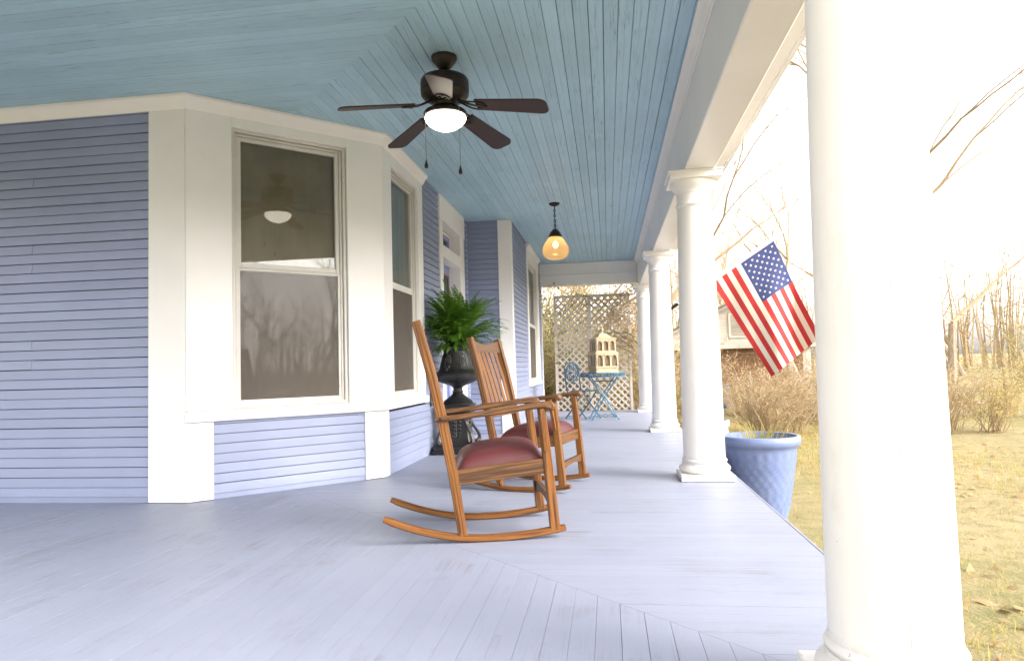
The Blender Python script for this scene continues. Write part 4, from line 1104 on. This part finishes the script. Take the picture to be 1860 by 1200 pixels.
for i in range(9):
    for j in range(11):
        if (i + j) % 2 == 0:
            s_ = 6 * sw + 7 * sw * (i + 1) / 10; t = .03 + FL * .40 * (j + 1) / 12; b_ = MB()
            for off in (.0028, -.0028):
                vs = [cloth(s_ + (.02 if q % 2 == 0 else .008) * math.cos(q * PI / 5), t + (.02 if q % 2 == 0 else .008) * math.sin(q * PI / 5)) + Vector((0, off, 0)) for q in range(10)]
                b_.add(vs, [tuple(range(10))])
            b_.build('star', MT['flagwhite'], canton, smooth=False, recalc=False)


pl = thing('planter', 'large blue glazed planter with woven texture just right of the nearest column', 'planter', (1.27, 6.2, GZ))
def weave(a, z, r): return .006 * math.cos(22 * a + (PI if int(z / .045) % 2 else 0)) if .12 < z < .62 else 0
b_ = MB(); b_.lathe([(.17, 0), (.175, .02)] + [(.18 + .115 * (i / 26) ** .8, .02 + .64 * i / 26) for i in range(27)] + [(.305, .675), (.325, .69), (.33, .72), (.325, .755), (.31, .765), (.295, .76), (.285, .70), (.27, .60)], n=88, rmod=weave); b_.build('pot', MT['potblue'], pl, ang=1.0)
b_ = MB(); b_.lathe([(.001, .70), (.285, .69)], n=24, cap=False); b_.build('soil', MT['soil'], pl)
b_ = MB(); rnd = random.Random(5)
def blades(mb, n, c, rad, h, spread):
    for i in range(n):
        a = rnd.uniform(0, 2 * PI); r = rnd.uniform(0, rad); hh = h * rnd.uniform(.5, 1); o = Vector(c) + Vector((r * math.cos(a), r * math.sin(a), 0)); d = Vector((math.cos(a), math.sin(a), 0)); s_ = Vector((-math.sin(a), math.cos(a), 0)) * .006
        p1 = o + d * spread * .3 * hh + Vector((0, 0, hh * .6)); p2 = o + d * spread * hh + Vector((0, 0, hh))
        mb.add([o - s_, o + s_, p1 + s_ * .8, p2, p1 - s_ * .8], [(0, 1, 2, 4), (4, 2, 3)])
blades(b_, 60, (0, 0, .69), .2, .20, .8); tag(b_.build('grass_blades', MT['olive'], pl, smooth=False, recalc=False), kind='stuff')
p2_ = thing('planter', 'small pale lavender ribbed planter behind the large blue one', 'planter', (1.30, 9.0, GZ))
b_ = MB(); pr = [(.10, 0), (.12, .02)]
for i in range(9): pr += [(.13 + .004 * i, .05 + i * .055), (.142 + .004 * i, .065 + i * .055), (.142 + .004 * i, .09 + i * .055), (.13 + .004 * i, .10 + i * .055)]
pr += [(.165, .58), (.186, .60), (.190, .64), (.184, .67), (.165, .672), (.155, .62)]
b_.lathe(pr, n=40); b_.build('pot', MT['potpale'], p2_, ang=.9)
b_ = MB(); b_.lathe([(.001, .63), (.16, .62)], n=20, cap=False); b_.build('soil', MT['soil'], p2_)
b_ = MB(); blades(b_, 40, (0, 0, .62), .12, .12, 1.0); tag(b_.build('grass_blades', MT['olive'], p2_, smooth=False, recalc=False), kind='stuff')

# ------------------------------------------------------------------ shed, fence and barrel in the yard
sh = thing('shed', 'old white clapboard shed with louvred gable across the yard', 'shed', (4.9, 27.0, GZ))
sw2 = 2.6; pz, ez = 3.62, 2.45
b_ = MB(); b_.add([(-sw2, 0, 0), (sw2, 0, 0), (sw2, 0, ez), (0, 0, pz), (-sw2, 0, ez), (-sw2, 5, 0), (sw2, 5, 0), (sw2, 5, ez), (0, 5, pz), (-sw2, 5, ez)], [(0, 1, 2, 3, 4), (5, 6, 7, 8, 9), (0, 4, 9, 5), (1, 2, 7, 6), (4, 3, 8, 9), (3, 2, 7, 8)]); b_.build('wall', MT['shedwhite'], sh, smooth=False)
z = 1.98
while z < pz - .1:
    hw = sw2 if z < ez else sw2 * (pz - z - .02) / (pz - ez)
    b_ = MB(); b_.bar([(-hw, -.012, z + .06), (hw, -.012, z + .06)], .02, .118, up=(0, -.12, 1)); b_.build('siding_board', MT['shedwhite'], sh); z += .12
for sg in (-1, 1):
    b_ = MB(); b_.bar([(sg * 2.95, -.2, ez - .14), (0, -.2, pz + .04)], .05, .13, up=(0, 0, 1)); b_.build('barge_board', MT['shedwhite'], sh)
    b_ = MB(); b_.box((sg * 1.48, 2.3, (ez + pz) / 2 + .02), (3.26, 5.4, .06), Matrix.Rotation(sg * math.atan2(pz - ez, sw2), 3, 'Y')); b_.build('roof', MT['shingle'], sh)
lv_ = MB(); 
lv_.box((-.30, -.05, 2.75), (.07, .05, .9)); lv_.box((.30, -.05, 2.75), (.07, .05, .9)); lv_.box((0, -.05, 3.17), (.6, .048, .07)); lv_.box((0, -.05, 2.32), (.6, .048, .07))
lo = lv_.build('louvre', MT['shedwhite'], sh)
for i in range(9):
    b_ = MB(); b_.box((0, -.04, 2.40 + i * .088), (.53, .012, .08), Matrix.Rotation(.6, 3, 'X')); b_.build('louvre_slat', MT['shedwhite'], lo)
b_ = MB(); b_.box((0, -.25, 1.95), (5.4, .5, .16)); b_.build('beam', MT['shedwhite'], sh)
b_ = MB(); b_.box((0, -.01, 1.0), (4.6, .03, 1.7)); b_.build('door', MT['wood_brown'], sh)  # brown sheet coloured in for the shaded opening under the beam
fe = thing('wire_fence', 'low wire fence with wooden posts across the yard before the shed', 'fence', (0, 17.5, GZ))
for i in range(14):
    b_ = MB(); b_.tube([(-8 + i * 1.9, 0, 0), (-8 + i * 1.9 + random.uniform(-.03, .03), 0, 1.15)], .04, 7); b_.build('post', MT['bark'], fe)
for z in (.25, .55, .85, 1.08):
    b_ = MB(); b_.tube([(-8 + i * .95, -.045, z + random.uniform(-.01, .01)) for i in range(27)], .006, 4); b_.build('wire', MT['wire'], fe)
ba = thing('barrel', 'small blue plastic barrel on the grass beyond the fence', 'barrel', (3.22, 20.5, GZ + .05))
b_ = MB(); b_.lathe([(.20, 0), (.23, .05), (.23, .2), (.245, .22), (.23, .24), (.23, .42), (.245, .44), (.23, .46), (.23, .62), (.20, .66), (.001, .665)], n=24); b_.build('drum', MT['barrel'], ba)
b_ = MB(); b_.lathe([(.235, .655), (.24, .675), (.235, .69), (.001, .692)], n=24); b_.build('lid', MT['barrel'], ba)

# ------------------------------------------------------------------ bare trees, thicket shrubs
def make_tree(seed, H, r, spread=.55, depth=6, lean=.05):
    rnd = random.Random(seed); tk = MB(); br = MB(); tips = []
    def grow(p, d, L, r, dep, mb):
        n = 4 if dep > 1 else 3; pts = [p.copy()]; 
        for i in range(n):
            d = (d + Vector((rnd.gauss(0, .12), rnd.gauss(0, .12), rnd.gauss(.03, .08)))).normalized(); p = p + d * L / n; pts.append(p.copy())
        r1 = r * (.62 if dep > 0 else .3)
        mb.tube(pts, [r + (r1 - r) * i / n for i in range(n + 1)], 7 if dep >= depth - 1 else (4 if dep > 1 else 3), cap=False)
        if dep == 0: tips.append((p, d)); return
        for k in range(rnd.choice([2, 3, 3]) if dep > 1 else rnd.choice([2, 3, 4])):
            ax = Vector((rnd.gauss(0, 1), rnd.gauss(0, 1), rnd.gauss(0, .5))).normalized()
            d2 = (d + ax * rnd.uniform(.4, 1.0) * spread * 1.5).normalized()
            q = pts[-1] if (k == 0 or rnd.random() < .4) else pts[rnd.randint(max(1, n - 2), n)]
            grow(q, d2, L * rnd.uniform(.62, .85), r1 * rnd.uniform(.6, .9), dep - 1, br)
    d = Vector((rnd.gauss(0, lean), rnd.gauss(0, lean), 1)).normalized()
    grow(Vector((0, 0, -.1)), d, H * .30, r, depth, tk)
    return tk.mesh('trunk', MT['bark']), br.mesh('branches', MT['twig'])
trees = [make_tree(21, 9, .15), make_tree(22, 11, .19), make_tree(23, 8, .12, .7), make_tree(24, 12, .22, .5), make_tree(25, 7, .10, .75)]
def tree(k, x, y, rz, s_, label, group):
    t = thing('bare_tree', label, 'tree', (x, y, GZ + min(max(math.hypot(x, y) - 25, 0) * .012, 1.6) - .05), rz, group); t.scale = (s_, s_, s_)
    link('trunk', trees[k][0], t); link('branches', trees[k][1], t)
rnd = random.Random(9)
spots = []
for i in range(26): spots.append((rnd.uniform(-6, 3), rnd.uniform(19, 40), 'bare winter tree in the golden wood behind the lattice screen', 'bare trees behind the lattice'))
for i in range(13): spots.append((rnd.uniform(3.0, 9), rnd.uniform(19, 25) if i % 2 else rnd.uniform(34, 44), 'bare winter tree in the yard right of the columns', 'bare trees right of the columns'))
for i in range(10): spots.append((rnd.uniform(12, 34), rnd.uniform(14, 46), 'bare winter tree out in the open yard at far right', 'bare trees at far right'))
for i in range(24): spots.append((rnd.uniform(16, 40), rnd.uniform(-26, 10), 'bare winter tree across the yard, reflected in the corner window', 'bare trees across the yard'))
for i, (x, y, l, g) in enumerate(spots):
    if y < 28 and .10 < x / max(y, 1) < .26: y += 15; x += 15 * .17
    tree(i % 5, x, y, rnd.uniform(0, 6.28), rnd.uniform(.75, 1.15), l, g)
def make_shrub(seed, H, R_, nst, nl, lm):
    rnd = random.Random(seed); st = MB(); lf = MB()
    for i in range(nst):
        a = rnd.uniform(0, 2 * PI); d = Vector((math.cos(a) * rnd.uniform(.1, .7), math.sin(a) * rnd.uniform(.1, .7), 1)).normalized(); p = Vector((rnd.gauss(0, R_ * .2), rnd.gauss(0, R_ * .2), 0)); pts = [p.copy()]; L = H * rnd.uniform(.5, 1.1)
        for j in range(7):
            d = (d + Vector((rnd.gauss(0, .16), rnd.gauss(0, .16), rnd.gauss(-.06, .08)))).normalized(); p = p + d * L / 7; pts.append(p.copy())
        st.tube(pts, [.011 * (1 - .8 * j / 7) for j in range(8)], 3, cap=False)
        for j in range(3, 8):
            for q in range(2):
                e = pts[j] + Vector((rnd.gauss(0, .3), rnd.gauss(0, .3), rnd.gauss(.1, .25))) * H * .35; st.tube([pts[j], (pts[j] + e) / 2 + Vector((0, 0, .04)), e], [.005, .0035, .002], 3, cap=False)
                for _ in range(nl):
                    c = pts[j].lerp(e, rnd.random()) + Vector((rnd.gauss(0, .03), rnd.gauss(0, .03), rnd.gauss(0, .03))); a_ = Vector((rnd.gauss(0, 1), rnd.gauss(0, 1), rnd.gauss(0, 1))).normalized(); s_ = a_.orthogonal().normalized(); l = rnd.uniform(.03, .065)
                    lf.add([c, c + a_ * l * .5 + s_ * l * .28, c + a_ * l, c + a_ * l * .5 - s_ * l * .28], [(0, 1, 2, 3)])
    return st.mesh('stems', MT['twig']), lf.mesh('leaves', lm, smooth=False, recalc=False)
shr = [make_shrub(31, 2.0, .8, 46, 5, MT['olive']), make_shrub(32, 2.4, .9, 46, 5, MT['green_leaf']), make_shrub(33, 2.2, 1.0, 56, 2, MT['dryleaf'])]
def shrub(k, x, y, s_, label, group):
    if .13 < x / y < .18 and y < 20.5: y = 21.5
    t = thing('shrub', label, 'shrub', (x, y, GZ - .02), rnd.uniform(0, 6.28), group); t.scale = (s_, s_, s_ * rnd.uniform(.85, 1.15))
    link('stems', shr[k][0], t); tag(link('leaves', shr[k][1], t), kind='stuff')
for i in range(34): shrub(rnd.choice([0, 0, 1, 2]), rnd.uniform(-3.2, 1.6), rnd.uniform(14.3, 19), rnd.uniform(.7, 1.25), 'olive and golden shrub in the thicket behind the lattice screen', 'thicket shrubs behind the lattice')
for i in range(16): shrub(rnd.choice([0, 2, 2]), rnd.uniform(1.9, 7), rnd.uniform(13, 21), rnd.uniform(.5, .85), 'golden twiggy shrub in the yard right of the columns', 'shrubs right of the columns')
for i in range(16): shrub(rnd.choice([0, 1, 2]), rnd.uniform(7, 26), rnd.uniform(10, 30), rnd.uniform(.5, .95), 'low golden shrub out in the yard at far right', 'shrubs at far right')
# winter grass and fallen leaves on the lawn beside the porch
b_ = MB()
for i in range(26000):
    x = 1.0 + abs(rnd.gauss(0, 1)) * 4.2; y = rnd.uniform(.5, 17); c = Vector((x, y, GZ + .05 * math.sin(x * .7) * math.cos(y * .5) * (math.hypot(x, y) > 3) - .01)); a = rnd.uniform(0, 6.28); h = rnd.uniform(.03, .10)
    sx = Vector((math.cos(a), math.sin(a), 0)) * .006; le = Vector((rnd.gauss(0, .03), rnd.gauss(0, .03), h)); b_.add([c - sx, c + sx, c + le], [(0, 1, 2)])
tag(b_.build('grass', MT['olive'], smooth=False, recalc=False), 'short winter grass on the lawn beside the porch', 'grass', kind='stuff')
b_ = MB()
for i in range(2600):
    x = 1.0 + abs(rnd.gauss(0, 1)) * 4.5; y = rnd.uniform(.5, 18); c = Vector((x, y, GZ + .05 * math.sin(x * .7) * math.cos(y * .5) * (math.hypot(x, y) > 3) + .03)); u_ = Vector((rnd.gauss(0, 1), rnd.gauss(0, 1), rnd.gauss(0, .35))).normalized(); v_ = u_.cross(Vector((rnd.gauss(0, .3), rnd.gauss(0, .3), 1))).normalized(); l = rnd.uniform(.03, .07)
    b_.add([c - u_ * l, c + v_ * l * .5, c + u_ * l, c - v_ * l * .5], [(0, 1, 2, 3)])
tag(b_.build('fallen_leaves', MT['dryleaf'], smooth=False, recalc=False), 'dry fallen leaves scattered over the lawn', 'leaves', kind='stuff')
# far wood: one mass of thin stems
b_ = MB()
for i in range(1200):
    a = rnd.uniform(-.75, 2.5); d = rnd.uniform(48, 75); x, y = d * math.sin(a), d * math.cos(a); h = rnd.uniform(4, 10)
    p = Vector((x, y, GZ)); q = p + Vector((rnd.gauss(0, .5), rnd.gauss(0, .5), h)); b_.tube([p, (p + q) / 2 + Vector((rnd.gauss(0, .2), 0, 0)), q], [.10, .06, .015], 3, cap=False)
    for k in range(5):
        e = p.lerp(q, rnd.uniform(.35, .95)); b_.tube([e, e + Vector((rnd.gauss(0, 1.2), rnd.gauss(0, 1.2), rnd.uniform(.4, 1.8)))], [.03, .008], 3, cap=False)
tag(b_.build('far_wood', MT['twig']), 'far mass of bare stems along the horizon', 'woodland', kind='stuff')
